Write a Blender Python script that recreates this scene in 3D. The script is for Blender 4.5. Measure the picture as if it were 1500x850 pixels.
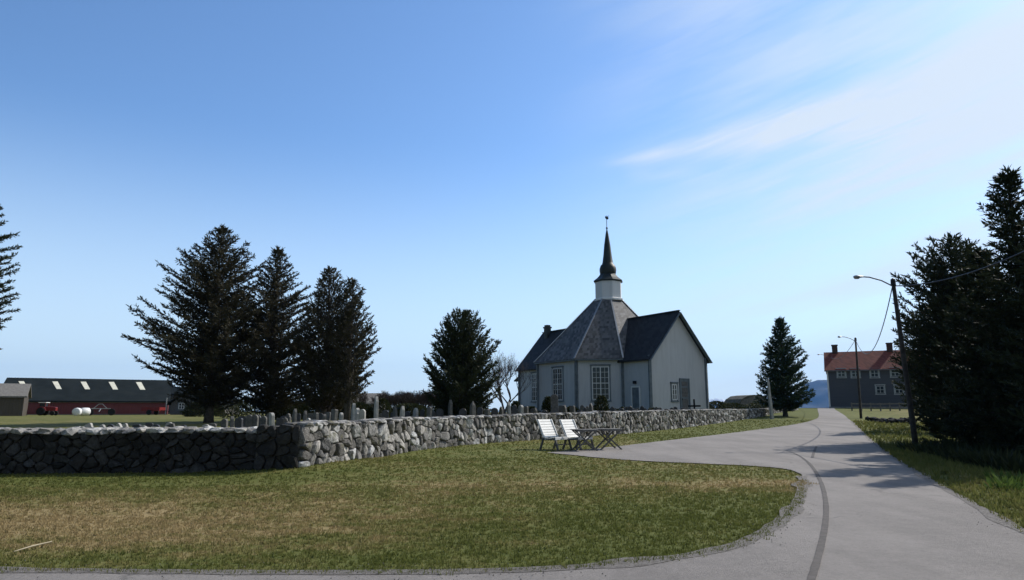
import bpy, bmesh, math, random
import numpy as np
from mathutils import Vector, Matrix, noise
from mathutils.geometry import delaunay_2d_cdt

# ------------------------------------------------------------------ clear
for o in list(bpy.data.objects): bpy.data.objects.remove(o)
scene = bpy.context.scene
COL = scene.collection
R = math.radians

# ------------------------------------------------------------------ camera, sky, sun, exposure
PITCH = math.atan(.175); FPX = 1000.0; CAMH = 1.6
cam_d = bpy.data.cameras.new('camera'); cam = bpy.data.objects.new('camera', cam_d); COL.objects.link(cam)
cam.location = (0, 0, CAMH); cam.rotation_euler = (math.pi/2+PITCH, 0, 0)
cam_d.sensor_width = 36; cam_d.lens = 36*FPX/1500; cam_d.clip_start = .1; cam_d.clip_end = 60000
scene.camera = cam

SUN_EL = 38.5; SUN_AZ = 33.5           # direction towards the sun: angle from +X towards +Y
world = bpy.data.worlds.new('World'); scene.world = world; world.use_nodes = True
SKY_STRENGTH = .085
SUN_STRENGTH = 5.0
sun_d = bpy.data.lights.new('sun', 'SUN'); sun_d.energy = SUN_STRENGTH; sun_d.angle = R(.5); sun_d.color = (1, .95, .88)
sun = bpy.data.objects.new('sun', sun_d); COL.objects.link(sun)
sdir = Vector((math.cos(R(SUN_EL))*math.cos(R(SUN_AZ)), math.cos(R(SUN_EL))*math.sin(R(SUN_AZ)), math.sin(R(SUN_EL))))
sun.rotation_euler = (-sdir).to_track_quat('-Z', 'Y').to_euler(); sun.location = (40, 5, 60)
scene.view_settings.view_transform = 'Standard'; scene.view_settings.look = 'None'
scene.view_settings.gamma = 1; scene.view_settings.use_curve_mapping = False
scene.view_settings.exposure = .0

def nd(nt, t, **kw):
    n = nt.nodes.new(t)
    for k, v in kw.items(): setattr(n, k, v)
    return n
def mth(nt, op, a, b=None, c=None, clamp=False):
    n = nt.nodes.new('ShaderNodeMath'); n.operation = op; n.use_clamp = clamp
    for i, v in enumerate((a, b, c)):
        if v is None: continue
        if isinstance(v, (int, float)): n.inputs[i].default_value = v
        else: nt.links.new(v, n.inputs[i])
    return n.outputs[0]
def maprange(nt, v, a, b, c=0., d=1., smooth=True):
    n = nt.nodes.new('ShaderNodeMapRange'); n.interpolation_type = 'SMOOTHSTEP' if smooth else 'LINEAR'
    nt.links.new(v, n.inputs[0])
    for i, x in enumerate((a, b, c, d)): n.inputs[i+1].default_value = x
    return n.outputs[0]
def mixc(nt, f, a, b):
    n = nt.nodes.new('ShaderNodeMix'); n.data_type = 'RGBA'
    for i, v in ((0, f), (6, a), (7, b)):
        if isinstance(v, (int, float)): n.inputs[i].default_value = v
        elif isinstance(v, tuple): n.inputs[i].default_value = (v[0], v[1], v[2], 1)
        else: nt.links.new(v, n.inputs[i])
    return n.outputs[2]
def noise_n(nt, vec, scale, detail=4, rough=.55, dist=0.):
    n = nt.nodes.new('ShaderNodeTexNoise'); n.inputs['Scale'].default_value = scale
    n.inputs['Detail'].default_value = detail; n.inputs['Roughness'].default_value = rough
    n.inputs['Distortion'].default_value = dist
    if vec is not None: nt.links.new(vec, n.inputs['Vector'])
    return n.outputs[0]

def build_world():
    nt = world.node_tree; nt.nodes.clear()
    out = nd(nt, 'ShaderNodeOutputWorld'); bg = nd(nt, 'ShaderNodeBackground'); bg.inputs[1].default_value = SKY_STRENGTH
    sky = nd(nt, 'ShaderNodeTexSky', sky_type='NISHITA', sun_disc=False)
    sky.sun_elevation = R(SUN_EL); sky.sun_rotation = R(90-SUN_AZ)
    sky.altitude = 0; sky.air_density = 1.0; sky.dust_density = .6; sky.ozone_density = 2.6
    tc = nd(nt, 'ShaderNodeTexCoord'); sep = nd(nt, 'ShaderNodeSeparateXYZ'); nt.links.new(tc.outputs['Generated'], sep.inputs[0])
    x, y, z = sep.outputs
    az = mth(nt, 'ARCTAN2', x, y); el = mth(nt, 'ARCSINE', z)
    # thin cirrus veil, combed towards the upper right
    # coordinates along / across the combing direction
    k = .22
    across = mth(nt, 'SUBTRACT', el, mth(nt, 'MULTIPLY', az, k))
    cmb = nd(nt, 'ShaderNodeCombineXYZ'); nt.links.new(mth(nt, 'MULTIPLY', az, 1.6), cmb.inputs[0]); nt.links.new(mth(nt, 'MULTIPLY', across, 9.), cmb.inputs[1])
    n1 = noise_n(nt, cmb.outputs[0], 1.3, 5, .5, .35)
    cmb2 = nd(nt, 'ShaderNodeCombineXYZ'); nt.links.new(mth(nt, 'MULTIPLY', az, 5.), cmb2.inputs[0]); nt.links.new(mth(nt, 'MULTIPLY', across, 42.), cmb2.inputs[1])
    n2 = noise_n(nt, cmb2.outputs[0], 1.2, 5, .6, .5)
    veil_az = maprange(nt, az, .0, .5)
    body = mth(nt, 'MULTIPLY_ADD', n1, .8, mth(nt, 'MULTIPLY', n2, .2))
    veil = mth(nt, 'MULTIPLY', veil_az, maprange(nt, body, .34, .62))
    veil = mth(nt, 'MULTIPLY', veil, .62)
    # wide bright band that opens to the right, under the blue gap
    bandc = mth(nt, 'SUBTRACT', el, mth(nt, 'MULTIPLY_ADD', az, .16, .325))
    band = mth(nt, 'MULTIPLY', maprange(nt, bandc, .05, -.03), maprange(nt, bandc, -.30, -.05))
    band = mth(nt, 'MULTIPLY', band, maprange(nt, az, .18, .62))
    band = mth(nt, 'MULTIPLY', band, mth(nt, 'MULTIPLY_ADD', n2, .9, .0))
    # the sharp streak that starts right of the steeple
    sc_ = mth(nt, 'SUBTRACT', el, mth(nt, 'MULTIPLY_ADD', mth(nt, 'SUBTRACT', az, .13), .10, .352))
    w = maprange(nt, az, .12, .55, .004, .035, False)
    g = mth(nt, 'DIVIDE', sc_, w); g = mth(nt, 'MULTIPLY', g, g); g = mth(nt, 'EXPONENT', mth(nt, 'MULTIPLY', g, -1.))
    streak = mth(nt, 'MULTIPLY', g, mth(nt, 'MULTIPLY', maprange(nt, az, .12, .22), maprange(nt, az, .62, .3)))
    streak = mth(nt, 'MULTIPLY', streak, mth(nt, 'MULTIPLY_ADD', n2, .9, .12))
    # faint second wisp below and one over the left
    sc2 = mth(nt, 'SUBTRACT', el, mth(nt, 'MULTIPLY_ADD', az, -.05, .345))
    g2 = mth(nt, 'DIVIDE', sc2, .012); g2 = mth(nt, 'MULTIPLY', g2, g2); g2 = mth(nt, 'EXPONENT', mth(nt, 'MULTIPLY', g2, -1.))
    wisp = mth(nt, 'MULTIPLY', mth(nt, 'MULTIPLY', g2, maprange(nt, az, .16, .2)), maprange(nt, az, .32, .24))
    wisp = mth(nt, 'MULTIPLY', wisp, mth(nt, 'MULTIPLY', n2, .4))
    hz = mth(nt, 'MULTIPLY', maprange(nt, el, .40, -.03), maprange(nt, az, -.6, .5, .84, .82))
    hz = mth(nt, 'MULTIPLY', hz, maprange(nt, y, -.1, .4))
    tot = mth(nt, 'ADD', mth(nt, 'ADD', veil, band), mth(nt, 'ADD', streak, wisp))
    tot = mth(nt, 'MINIMUM', tot, .92)
    # added gain: brightens the sky ahead, dims it behind so camera-facing shade stays dark
    side = mth(nt, 'ADD', mth(nt, 'MULTIPLY', x, .15), mth(nt, 'MULTIPLY', y, .99))
    gain = maprange(nt, side, -.1, .74, .68, 1.80)
    vm = nd(nt, 'ShaderNodeVectorMath', operation='MULTIPLY'); vm.inputs[1].default_value = (.88, 1.07, 1.24); nt.links.new(sky.outputs[0], vm.inputs[0])
    vs = nd(nt, 'ShaderNodeVectorMath', operation='SCALE'); nt.links.new(vm.outputs[0], vs.inputs[0]); nt.links.new(gain, vs.inputs['Scale'])
    col = mixc(nt, hz, vs.outputs[0], (9.6, 11.6, 13.0))
    col = mixc(nt, tot, col, (8.9, 10.0, 11.2))
    nt.links.new(col, bg.inputs[0]); nt.links.new(bg.outputs[0], out.inputs[0])
build_world()

# ------------------------------------------------------------------ helpers: pixels to points, terrain
CP, SP = math.cos(PITCH), math.sin(PITCH)
def z_at(py, Y, px=None):
    t = (425-py)/1000.
    return CAMH + Y*(t*CP+SP)/(CP-t*SP)
def x_at(px, Y, Z=1.6):
    return (px-750)/1000.*(Y*CP+(Z-CAMH)*SP)
def smooth(a, b, x):
    t = min(1., max(0., (x-a)/(b-a))); return t*t*(3-2*t)
ZO = ([-40, 28, 40, 50, 60, 66, 80, 95, 105, 125, 200, 400, 3000], [0, 0, .12, .30, .58, .78, 1.32, 1.78, 1.84, 1.5, -3, -10, -14])
ZI = ([-40, 17, 20, 30, 50, 70, 130, 300, 1200, 3000], [0, 0, .12, .33, .50, .80, .85, .7, -4, -14])
def _pc(x, tab):
    return float(np.interp(x, tab[0], tab[1]))
def prof(y, tab):    # softened piecewise-linear profile
    w = 1.5+.03*abs(y)
    return (_pc(y-w, tab)+2*_pc(y, tab)+_pc(y+w, tab))/4
def terrain(x, y):
    w = smooth(-16, 20, x)
    if y > 130: w = smooth(-16, 20+(y-130)*.3, x)
    z = prof(y, ZI)*(1-w)+prof(y, ZO)*w
    z += .13*math.exp(-((x+4.9)**2/5.+(y-18.7)**2/6.))
    und = noise.noise(Vector((x*.11, y*.11, 3.1)))*.05+noise.noise(Vector((x*.45, y*.45, 7.7)))*.018
    keep = smooth(4.5, -1.5, x) if y < 60 else 1.
    z += und*keep*smooth(6, 9, y)
    # verge on the right falls away into a shallow ditch
    if y < 90:
        e = x-road_right(y)
        z -= .22*smooth(.8, 3.2, e)*smooth(8.5, 5., e)*smooth(90, 70, y)
    return z
RR = ([0, 1], [999, 999])
def road_right(y): return float(np.interp(y, RR[0], RR[1]))
def ground_hit(px, py):
    d = Vector(((px-750)/1000., CP-(425-py)/1000.*SP, SP+(425-py)/1000.*CP))
    lo, hi = 1., None; t = 1.
    while t < 400:
        p = d*t
        if CAMH+p.z < terrain(p.x, p.y): hi = t; break
        lo = t; t *= 1.02
    if hi is None: p = d*400; return (p.x, p.y)
    for _ in range(25):
        m = (lo+hi)/2; p = d*m
        if CAMH+p.z < terrain(p.x, p.y): hi = m
        else: lo = m
    return (d.x*hi, d.y*hi)

_h = sorted([ground_hit(*p) for p in ((1500, 787), (1440, 748), (1378, 714), (1322, 680), (1296, 662), (1276, 646), (1262, 632), (1250, 620), (1242, 613), (1233, 606), (1224, 601))], key=lambda q: q[1])
_h = [(5.6, -6.), (5.7, 4.)]+_h+[(_h[-1][0]+d*.45, _h[-1][1]+d) for d in (6, 14, 24, 40, 60)]
_h = [q for i, q in enumerate(_h) if i == 0 or q[1] > _h[i-1][1]]
RR = ([q[1] for q in _h], [q[0] for q in _h])
print('road right', [(round(a, 1), round(b, 1)) for a, b in _h])
# ------------------------------------------------------------------ object helpers
def mesh_obj(name, verts, faces, mat=None, parent=None, smooth_=False):
    me = bpy.data.meshes.new(name)
    if isinstance(verts, np.ndarray):
        n = len(verts); me.vertices.add(n); me.vertices.foreach_set('co', verts.astype(np.float32).ravel())
        k = faces.shape[1]; m = len(faces)
        me.loops.add(m*k); me.loops.foreach_set('vertex_index', faces.astype(np.int32).ravel())
        me.polygons.add(m); me.polygons.foreach_set('loop_start', np.arange(0, m*k, k, dtype=np.int32))
        me.polygons.foreach_set('loop_total', np.full(m, k, dtype=np.int32))
        me.update(calc_edges=True)
    else:
        me.from_pydata([tuple(v) for v in verts], [], faces); me.update()
    if mat: me.materials.append(mat)
    if smooth_: me.polygons.foreach_set('use_smooth', [True]*len(me.polygons))
    o = bpy.data.objects.new(name, me); COL.objects.link(o)
    if parent: o.parent = parent
    return o
def tag(o, label=None, cat=None, group=None, kind=None):
    if label: o['label'] = label
    if cat: o['category'] = cat
    if group: o['group'] = group
    if kind: o['kind'] = kind
    return o
def empty(name, loc=(0, 0, 0), rz=0):
    o = bpy.data.objects.new(name, None); COL.objects.link(o); o.location = loc; o.rotation_euler = (0, 0, rz)
    o.empty_display_size = .3
    return o
class MB:
    def __init__(s): s.v = []; s.f = []
    def quad(s, a, b, c, d):
        n = len(s.v); s.v += [a, b, c, d]; s.f.append((n, n+1, n+2, n+3))
    def poly(s, pts):
        n = len(s.v); s.v += list(pts); s.f.append(tuple(range(n, n+len(pts))))
    def box(s, x0, x1, y0, y1, z0, z1, M=None):
        P = [(x0, y0, z0), (x1, y0, z0), (x1, y1, z0), (x0, y1, z0), (x0, y0, z1), (x1, y0, z1), (x1, y1, z1), (x0, y1, z1)]
        if M is not None: P = [tuple(M @ Vector(p)) for p in P]
        n = len(s.v); s.v += P
        s.f += [tuple(n+i for i in q) for q in ((3, 2, 1, 0), (4, 5, 6, 7), (0, 1, 5, 4), (1, 2, 6, 5), (2, 3, 7, 6), (3, 0, 4, 7))]
    def bar(s, p, q, w, h=None, up=(0, 0, 1)):
        h = h or w; p = Vector(p); q = Vector(q); d = (q-p).normalized(); u = Vector(up)
        if abs(d.dot(u)) > .98: u = Vector((0, 1, 0))
        a = d.cross(u).normalized(); b = a.cross(d).normalized(); n = len(s.v)
        for c in (p, q):
            for i, j in ((-1, -1), (1, -1), (1, 1), (-1, 1)): s.v.append(tuple(c+a*i*w/2+b*j*h/2))
        s.f += [tuple(n+i for i in r) for r in ((3, 2, 1, 0), (4, 5, 6, 7), (0, 1, 5, 4), (1, 2, 6, 5), (2, 3, 7, 6), (3, 0, 4, 7))]
    def tube(s, pts, rad, k=8, cap=True):
        pts = [Vector(p) for p in pts]; n0 = len(s.v); up = None
        for i, p in enumerate(pts):
            d = (pts[min(i+1, len(pts)-1)]-pts[max(i-1, 0)]).normalized()
            if up is None: up = Vector((0, 0, 1)) if abs(d.z) < .9 else Vector((1, 0, 0))
            a = d.cross(up).normalized(); b = a.cross(d).normalized(); up = b
            r = rad[i] if isinstance(rad, (list, tuple)) else rad
            for j in range(k):
                t = 2*math.pi*j/k; s.v.append(tuple(p+a*math.cos(t)*r+b*math.sin(t)*r))
        for i in range(len(pts)-1):
            for j in range(k):
                a0 = n0+i*k+j; b0 = n0+i*k+(j+1) % k
                s.f.append((a0, b0, b0+k, a0+k))
        if cap:
            s.f.append(tuple(n0+j for j in range(k))[::-1]); s.f.append(tuple(n0+(len(pts)-1)*k+j for j in range(k)))
    def lathe(s, prof_, k=16, c=(0, 0, 0), phase=0, cap=True):
        n0 = len(s.v)
        for r, z in prof_:
            for j in range(k):
                t = 2*math.pi*j/k+phase; s.v.append((c[0]+r*math.cos(t), c[1]+r*math.sin(t), c[2]+z))
        for i in range(len(prof_)-1):
            for j in range(k):
                a = n0+i*k+j; b = n0+i*k+(j+1) % k; s.f.append((a, b, b+k, a+k))
        if cap:
            s.f.append(tuple(n0+j for j in range(k))[::-1]); s.f.append(tuple(n0+(len(prof_)-1)*k+j for j in range(k)))
    def prism(s, outline, y0, y1, M=None):          # outline in x,z; extruded along y
        n = len(s.v); k = len(outline)
        for yy in (y0, y1):
            for (x, z) in outline:
                p = Vector((x, yy, z)); s.v.append(tuple(M @ p) if M is not None else tuple(p))
        s.f.append(tuple(range(n, n+k))); s.f.append(tuple(range(n+k, n+2*k))[::-1])
        for i in range(k):
            j = (i+1) % k; s.f.append((n+j, n+i, n+i+k, n+j+k))
    def build(s, name, mat, parent=None, smooth_=False, bevel=0):
        me = bpy.data.meshes.new(name); me.from_pydata([tuple(v) for v in s.v], [], s.f); me.update()
        bm = bmesh.new(); bm.from_mesh(me); bmesh.ops.recalc_face_normals(bm, faces=bm.faces)
        if bevel: bmesh.ops.bevel(bm, geom=bm.edges[:], offset=bevel, segments=1, affect='EDGES', clamp_overlap=True)
        bm.to_mesh(me); bm.free()
        if mat: me.materials.append(mat)
        if smooth_: me.polygons.foreach_set('use_smooth', [True]*len(me.polygons))
        o = bpy.data.objects.new(name, me); COL.objects.link(o)
        if parent: o.parent = parent
        return o

# ------------------------------------------------------------------ materials
def new_mat(name):
    m = bpy.data.materials.new(name); m.use_nodes = True; nt = m.node_tree
    b = nt.nodes['Principled BSDF']
    return m, nt, b
def bump(nt, b, h, strength, dist=.02):
    n = nt.nodes.new('ShaderNodeBump'); n.inputs['Strength'].default_value = strength; n.inputs['Distance'].default_value = dist
    nt.links.new(h, n.inputs['Height']); nt.links.new(n.outputs[0], b.inputs['Normal'])
def world_pos(nt): return nt.nodes.new('ShaderNodeNewGeometry').outputs['Position']
def obj_pos(nt): return nt.nodes.new('ShaderNodeTexCoord').outputs['Object']
def simple(name, c1, c2=None, scale=4., rough=.8, bmp=0., spec=.3, metal=0., detail=5, bdist=.01):
    m, nt, b = new_mat(name); p = obj_pos(nt); n = noise_n(nt, p, scale, detail, .6)
    c2 = c2 or tuple(x*.7 for x in c1)
    col = mixc(nt, maprange(nt, n, .35, .65), c1, c2); nt.links.new(col, b.inputs['Base Color'])
    b.inputs['Roughness'].default_value = rough; b.inputs['Specular IOR Level'].default_value = spec; b.inputs['Metallic'].default_value = metal
    if bmp: bump(nt, b, n, bmp, bdist)
    return m
def grass_mat(name, blades=False):
    m, nt, b = new_mat(name); p = world_pos(nt)
    at = nt.nodes.new('ShaderNodeAttribute'); at.attribute_name = 'dry'; dry = at.outputs['Fac']
    n1 = noise_n(nt, p, .9, 6, .62); n2 = noise_n(nt, p, 7., 5, .7)
    st = nt.nodes.new('ShaderNodeMapping'); nt.links.new(p, st.inputs[0]); st.inputs['Scale'].default_value = (.55, 1.7, 1)
    n3 = noise_n(nt, st.outputs[0], 2.6, 5, .65, .4)
    f = mth(nt, 'ADD', dry, mth(nt, 'MULTIPLY', mth(nt, 'SUBTRACT', n1, .5), 1.1))
    f = mth(nt, 'ADD', f, mth(nt, 'MULTIPLY', mth(nt, 'SUBTRACT', n3, .5), 1.3))
    f = mth(nt, 'ADD', f, mth(nt, 'MULTIPLY', mth(nt, 'SUBTRACT', n2, .5), .8))
    if blades:
        rnd = nt.nodes.new('ShaderNodeNewGeometry').outputs['Random Per Island']
        f = mth(nt, 'ADD', f, mth(nt, 'MULTIPLY', mth(nt, 'SUBTRACT', rnd, .5), .3))
    f = maprange(nt, f, .0, 1., 0, 1)
    cr = nt.nodes.new('ShaderNodeValToRGB'); nt.links.new(f, cr.inputs[0]); e = cr.color_ramp.elements
    cols = [(0, (.056, .064, .017)), (.3, (.078, .079, .025)), (.55, (.098, .088, .033)), (.8, (.128, .104, .046)), (1, (.165, .126, .064))]
    k = 2.0 if blades else 1.7
    e[0].position = 0; e[0].color = (*[c*k for c in cols[0][1]], 1); e[1].position = 1; e[1].color = (*[c*k for c in cols[4][1]], 1)
    for q, c in cols[1:4]:
        x = e.new(q); x.color = (*[v*k for v in c], 1)
    col = cr.outputs[0]
    if not blades:
        soil = mth(nt, 'MULTIPLY', maprange(nt, noise_n(nt, p, 3.3, 6, .75), .60, .72), maprange(nt, dry, .55, .9))
        col = mixc(nt, mth(nt, 'MULTIPLY', soil, .75), col, (.058, .040, .022))
        bump(nt, b, noise_n(nt, p, 14., 8, .8), .45, .05)
    nt.links.new(col, b.inputs['Base Color']); b.inputs['Roughness'].default_value = .9; b.inputs['Specular IOR Level'].default_value = .08
    if blades:
        b.inputs['Subsurface Weight'].default_value = 0
        tr = nt.nodes.new('ShaderNodeBsdfTranslucent'); nt.links.new(col, tr.inputs[0])
        mx = nt.nodes.new('ShaderNodeMixShader'); mx.inputs[0].default_value = .42
        nt.links.new(b.outputs[0], mx.inputs[1]); nt.links.new(tr.outputs[0], mx.inputs[2])
        nt.links.new(mx.outputs[0], nt.nodes['Material Output'].inputs[0])
    return m
def asphalt_mat(name, base, k=1.):
    m, nt, b = new_mat(name); p = world_pos(nt)
    big = noise_n(nt, p, .35, 5, .6); st = nt.nodes.new('ShaderNodeMapping'); nt.links.new(p, st.inputs[0])
    st.inputs['Rotation'].default_value = (0, 0, R(24)); st.inputs['Scale'].default_value = (1.1, .12, 1)
    lane = noise_n(nt, st.outputs[0], 1.1, 4, .5)
    fine = noise_n(nt, p, 26., 8, .85); mid = noise_n(nt, p, 5., 6, .7)
    c0 = tuple(x*.80 for x in base); c1 = tuple(x*1.10 for x in base)
    v = mth(nt, 'ADD', mth(nt, 'MULTIPLY', big, .4), mth(nt, 'ADD', mth(nt, 'MULTIPLY', lane, .35), mth(nt, 'MULTIPLY', mid, .25)))
    col = mixc(nt, maprange(nt, v, .38, .62), c0, c1)
    col = mixc(nt, mth(nt, 'MULTIPLY', maprange(nt, fine, .52, .68), .6), col, tuple(x*.42 for x in base))
    col = mixc(nt, mth(nt, 'MULTIPLY', maprange(nt, fine, .47, .34), .5), col, tuple(min(.6, x*1.5) for x in base))
    vo = nt.nodes.new('ShaderNodeTexVoronoi'); vo.feature = 'DISTANCE_TO_EDGE'; vo.inputs['Scale'].default_value = .22
    wv = nt.nodes.new('ShaderNodeMix'); wv.data_type = 'VECTOR'; wv.inputs[0].default_value = .5
    wn = nt.nodes.new('ShaderNodeTexNoise'); wn.inputs['Scale'].default_value = .9; wn.inputs['Detail'].default_value = 6
    nt.links.new(p, wn.inputs['Vector']); vm = nt.nodes.new('ShaderNodeVectorMath'); vm.operation = 'MULTIPLY_ADD'
    nt.links.new(wn.outputs[1], vm.inputs[0]); vm.inputs[1].default_value = (2.2, 2.2, 0); nt.links.new(p, vm.inputs[2]); nt.links.new(vm.outputs[0], vo.inputs['Vector'])
    crack = mth(nt, 'MULTIPLY', maprange(nt, vo.outputs['Distance'], .006, .0), maprange(nt, big, .48, .6))
    col = mixc(nt, mth(nt, 'MULTIPLY', crack, .4), col, (.06, .055, .05))
    nt.links.new(col, b.inputs['Base Color']); b.inputs['Roughness'].default_value = .88; b.inputs['Specular IOR Level'].default_value = .25
    bump(nt, b, fine, .8, .02)
    return m
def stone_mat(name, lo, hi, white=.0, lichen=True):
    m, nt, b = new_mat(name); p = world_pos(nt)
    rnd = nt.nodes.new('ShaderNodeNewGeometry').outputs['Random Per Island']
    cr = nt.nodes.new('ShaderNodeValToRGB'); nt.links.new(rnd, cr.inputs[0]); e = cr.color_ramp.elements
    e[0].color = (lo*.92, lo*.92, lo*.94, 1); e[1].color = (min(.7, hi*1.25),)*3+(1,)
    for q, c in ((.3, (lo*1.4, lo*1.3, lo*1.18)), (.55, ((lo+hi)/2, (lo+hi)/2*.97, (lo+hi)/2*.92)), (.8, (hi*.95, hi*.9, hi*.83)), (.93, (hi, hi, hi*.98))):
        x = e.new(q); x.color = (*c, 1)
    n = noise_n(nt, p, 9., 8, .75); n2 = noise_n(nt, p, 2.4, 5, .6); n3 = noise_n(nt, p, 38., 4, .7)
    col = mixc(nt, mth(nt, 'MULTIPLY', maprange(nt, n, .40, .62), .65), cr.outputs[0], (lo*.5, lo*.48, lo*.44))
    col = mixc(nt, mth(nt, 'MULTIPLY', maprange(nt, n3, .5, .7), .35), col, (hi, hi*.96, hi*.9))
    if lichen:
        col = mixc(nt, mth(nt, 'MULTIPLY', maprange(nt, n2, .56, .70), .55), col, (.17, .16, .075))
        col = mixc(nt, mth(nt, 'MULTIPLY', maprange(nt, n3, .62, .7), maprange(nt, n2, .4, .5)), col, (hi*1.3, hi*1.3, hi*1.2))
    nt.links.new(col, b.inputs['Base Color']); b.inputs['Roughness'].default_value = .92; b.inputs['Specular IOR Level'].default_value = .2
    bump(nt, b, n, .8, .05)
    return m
def board_mat(name, c, vertical=True, pitch=.15, dirt=.25, rough=.65):
    m, nt, b = new_mat(name); p = obj_pos(nt); s = nt.nodes.new('ShaderNodeSeparateXYZ'); nt.links.new(p, s.inputs[0])
    co = mth(nt, 'ADD', s.outputs[0], mth(nt, 'MULTIPLY', s.outputs[1], 1.0)) if vertical else s.outputs[2]
    fr = mth(nt, 'FRACT', mth(nt, 'DIVIDE', co, pitch)); line = maprange(nt, fr, .0, .12)
    st = nt.nodes.new('ShaderNodeMapping'); nt.links.new(p, st.inputs[0]); st.inputs['Scale'].default_value = (3, 3, .35) if vertical else (.35, .35, 3)
    n = noise_n(nt, st.outputs[0], 1.5, 6, .65); n2 = noise_n(nt, p, .5, 4, .6)
    wn = nt.nodes.new('ShaderNodeTexWhiteNoise'); wn.noise_dimensions = '1D'; nt.links.new(mth(nt, 'FLOOR', mth(nt, 'DIVIDE', co, pitch)), wn.inputs['W'])
    col = mixc(nt, mth(nt, 'MULTIPLY', maprange(nt, n, .4, .7), dirt), c, tuple(x*.5 for x in c))
    col = mixc(nt, mth(nt, 'MULTIPLY', wn.outputs[0], .12), col, tuple(x*.6 for x in c))
    col = mixc(nt, mth(nt, 'MULTIPLY', maprange(nt, n2, .5, .7), dirt*.6), col, tuple(x*y for x, y in zip(c, (.7, .68, .6))))
    nt.links.new(col, b.inputs['Base Color']); b.inputs['Roughness'].default_value = rough
    bump(nt, b, line, .7, .02)
    return m
def slate_mat(name, c, course=.28, width=.3, var=.5, rough=.55):
    m, nt, b = new_mat(name); p = obj_pos(nt); s = nt.nodes.new('ShaderNodeSeparateXYZ'); nt.links.new(p, s.inputs[0])
    row = mth(nt, 'FLOOR', mth(nt, 'DIVIDE', s.outputs[2], course)); fz = mth(nt, 'FRACT', mth(nt, 'DIVIDE', s.outputs[2], course))
    h = mth(nt, 'ADD', mth(nt, 'ADD', s.outputs[0], mth(nt, 'MULTIPLY', s.outputs[1], .83)), mth(nt, 'MULTIPLY', row, width*.47))
    colm = mth(nt, 'FLOOR', mth(nt, 'DIVIDE', h, width)); fh = mth(nt, 'FRACT', mth(nt, 'DIVIDE', h, width))
    cmb = nt.nodes.new('ShaderNodeCombineXYZ'); nt.links.new(row, cmb.inputs[0]); nt.links.new(colm, cmb.inputs[1])
    wn = nt.nodes.new('ShaderNodeTexWhiteNoise'); nt.links.new(cmb.outputs[0], wn.inputs['Vector'])
    col = mixc(nt, wn.outputs[0], tuple(x*(1-var) for x in c), tuple(x*(1+var) for x in c))
    n = noise_n(nt, p, 1.2, 5, .65); col = mixc(nt, mth(nt, 'MULTIPLY', maprange(nt, n, .45, .7), .35), col, tuple(x*y for x, y in zip(c, (1.3, 1.25, 1.0))))
    ln = mth(nt, 'MULTIPLY', maprange(nt, fz, 0, .1), maprange(nt, fh, 0, .08))
    nt.links.new(col, b.inputs['Base Color']); b.inputs['Roughness'].default_value = rough; b.inputs['Specular IOR Level'].default_value = .3
    bump(nt, b, mth(nt, 'ADD', ln, mth(nt, 'MULTIPLY', wn.outputs[0], .4)), .5, .02)
    return m
def foliage_mat(name, c, c2, trans=.15):
    m, nt, b = new_mat(name); p = world_pos(nt)
    rnd = nt.nodes.new('ShaderNodeNewGeometry').outputs['Random Per Island']
    n = noise_n(nt, p, .8, 3, .6)
    f = mth(nt, 'ADD', mth(nt, 'MULTIPLY', rnd, .6), mth(nt, 'MULTIPLY', maprange(nt, n, .35, .65), .4))
    col = mixc(nt, f, c, c2); nt.links.new(col, b.inputs['Base Color']); b.inputs['Roughness'].default_value = .7; b.inputs['Specular IOR Level'].default_value = .15
    tr = nt.nodes.new('ShaderNodeBsdfTranslucent'); nt.links.new(col, tr.inputs[0]); mx = nt.nodes.new('ShaderNodeMixShader'); mx.inputs[0].default_value = trans
    nt.links.new(b.outputs[0], mx.inputs[1]); nt.links.new(tr.outputs[0], mx.inputs[2]); nt.links.new(mx.outputs[0], nt.nodes['Material Output'].inputs[0])
    return m
def glass_mat(name, c=(.02, .025, .03)):
    m, nt, b = new_mat(name); p = obj_pos(nt); n = noise_n(nt, p, 1.2, 2)
    nt.links.new(mixc(nt, n, c, tuple(x*2 for x in c)), b.inputs['Base Color']); b.inputs['Roughness'].default_value = .08; b.inputs['Specular IOR Level'].default_value = .5
    return m
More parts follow.
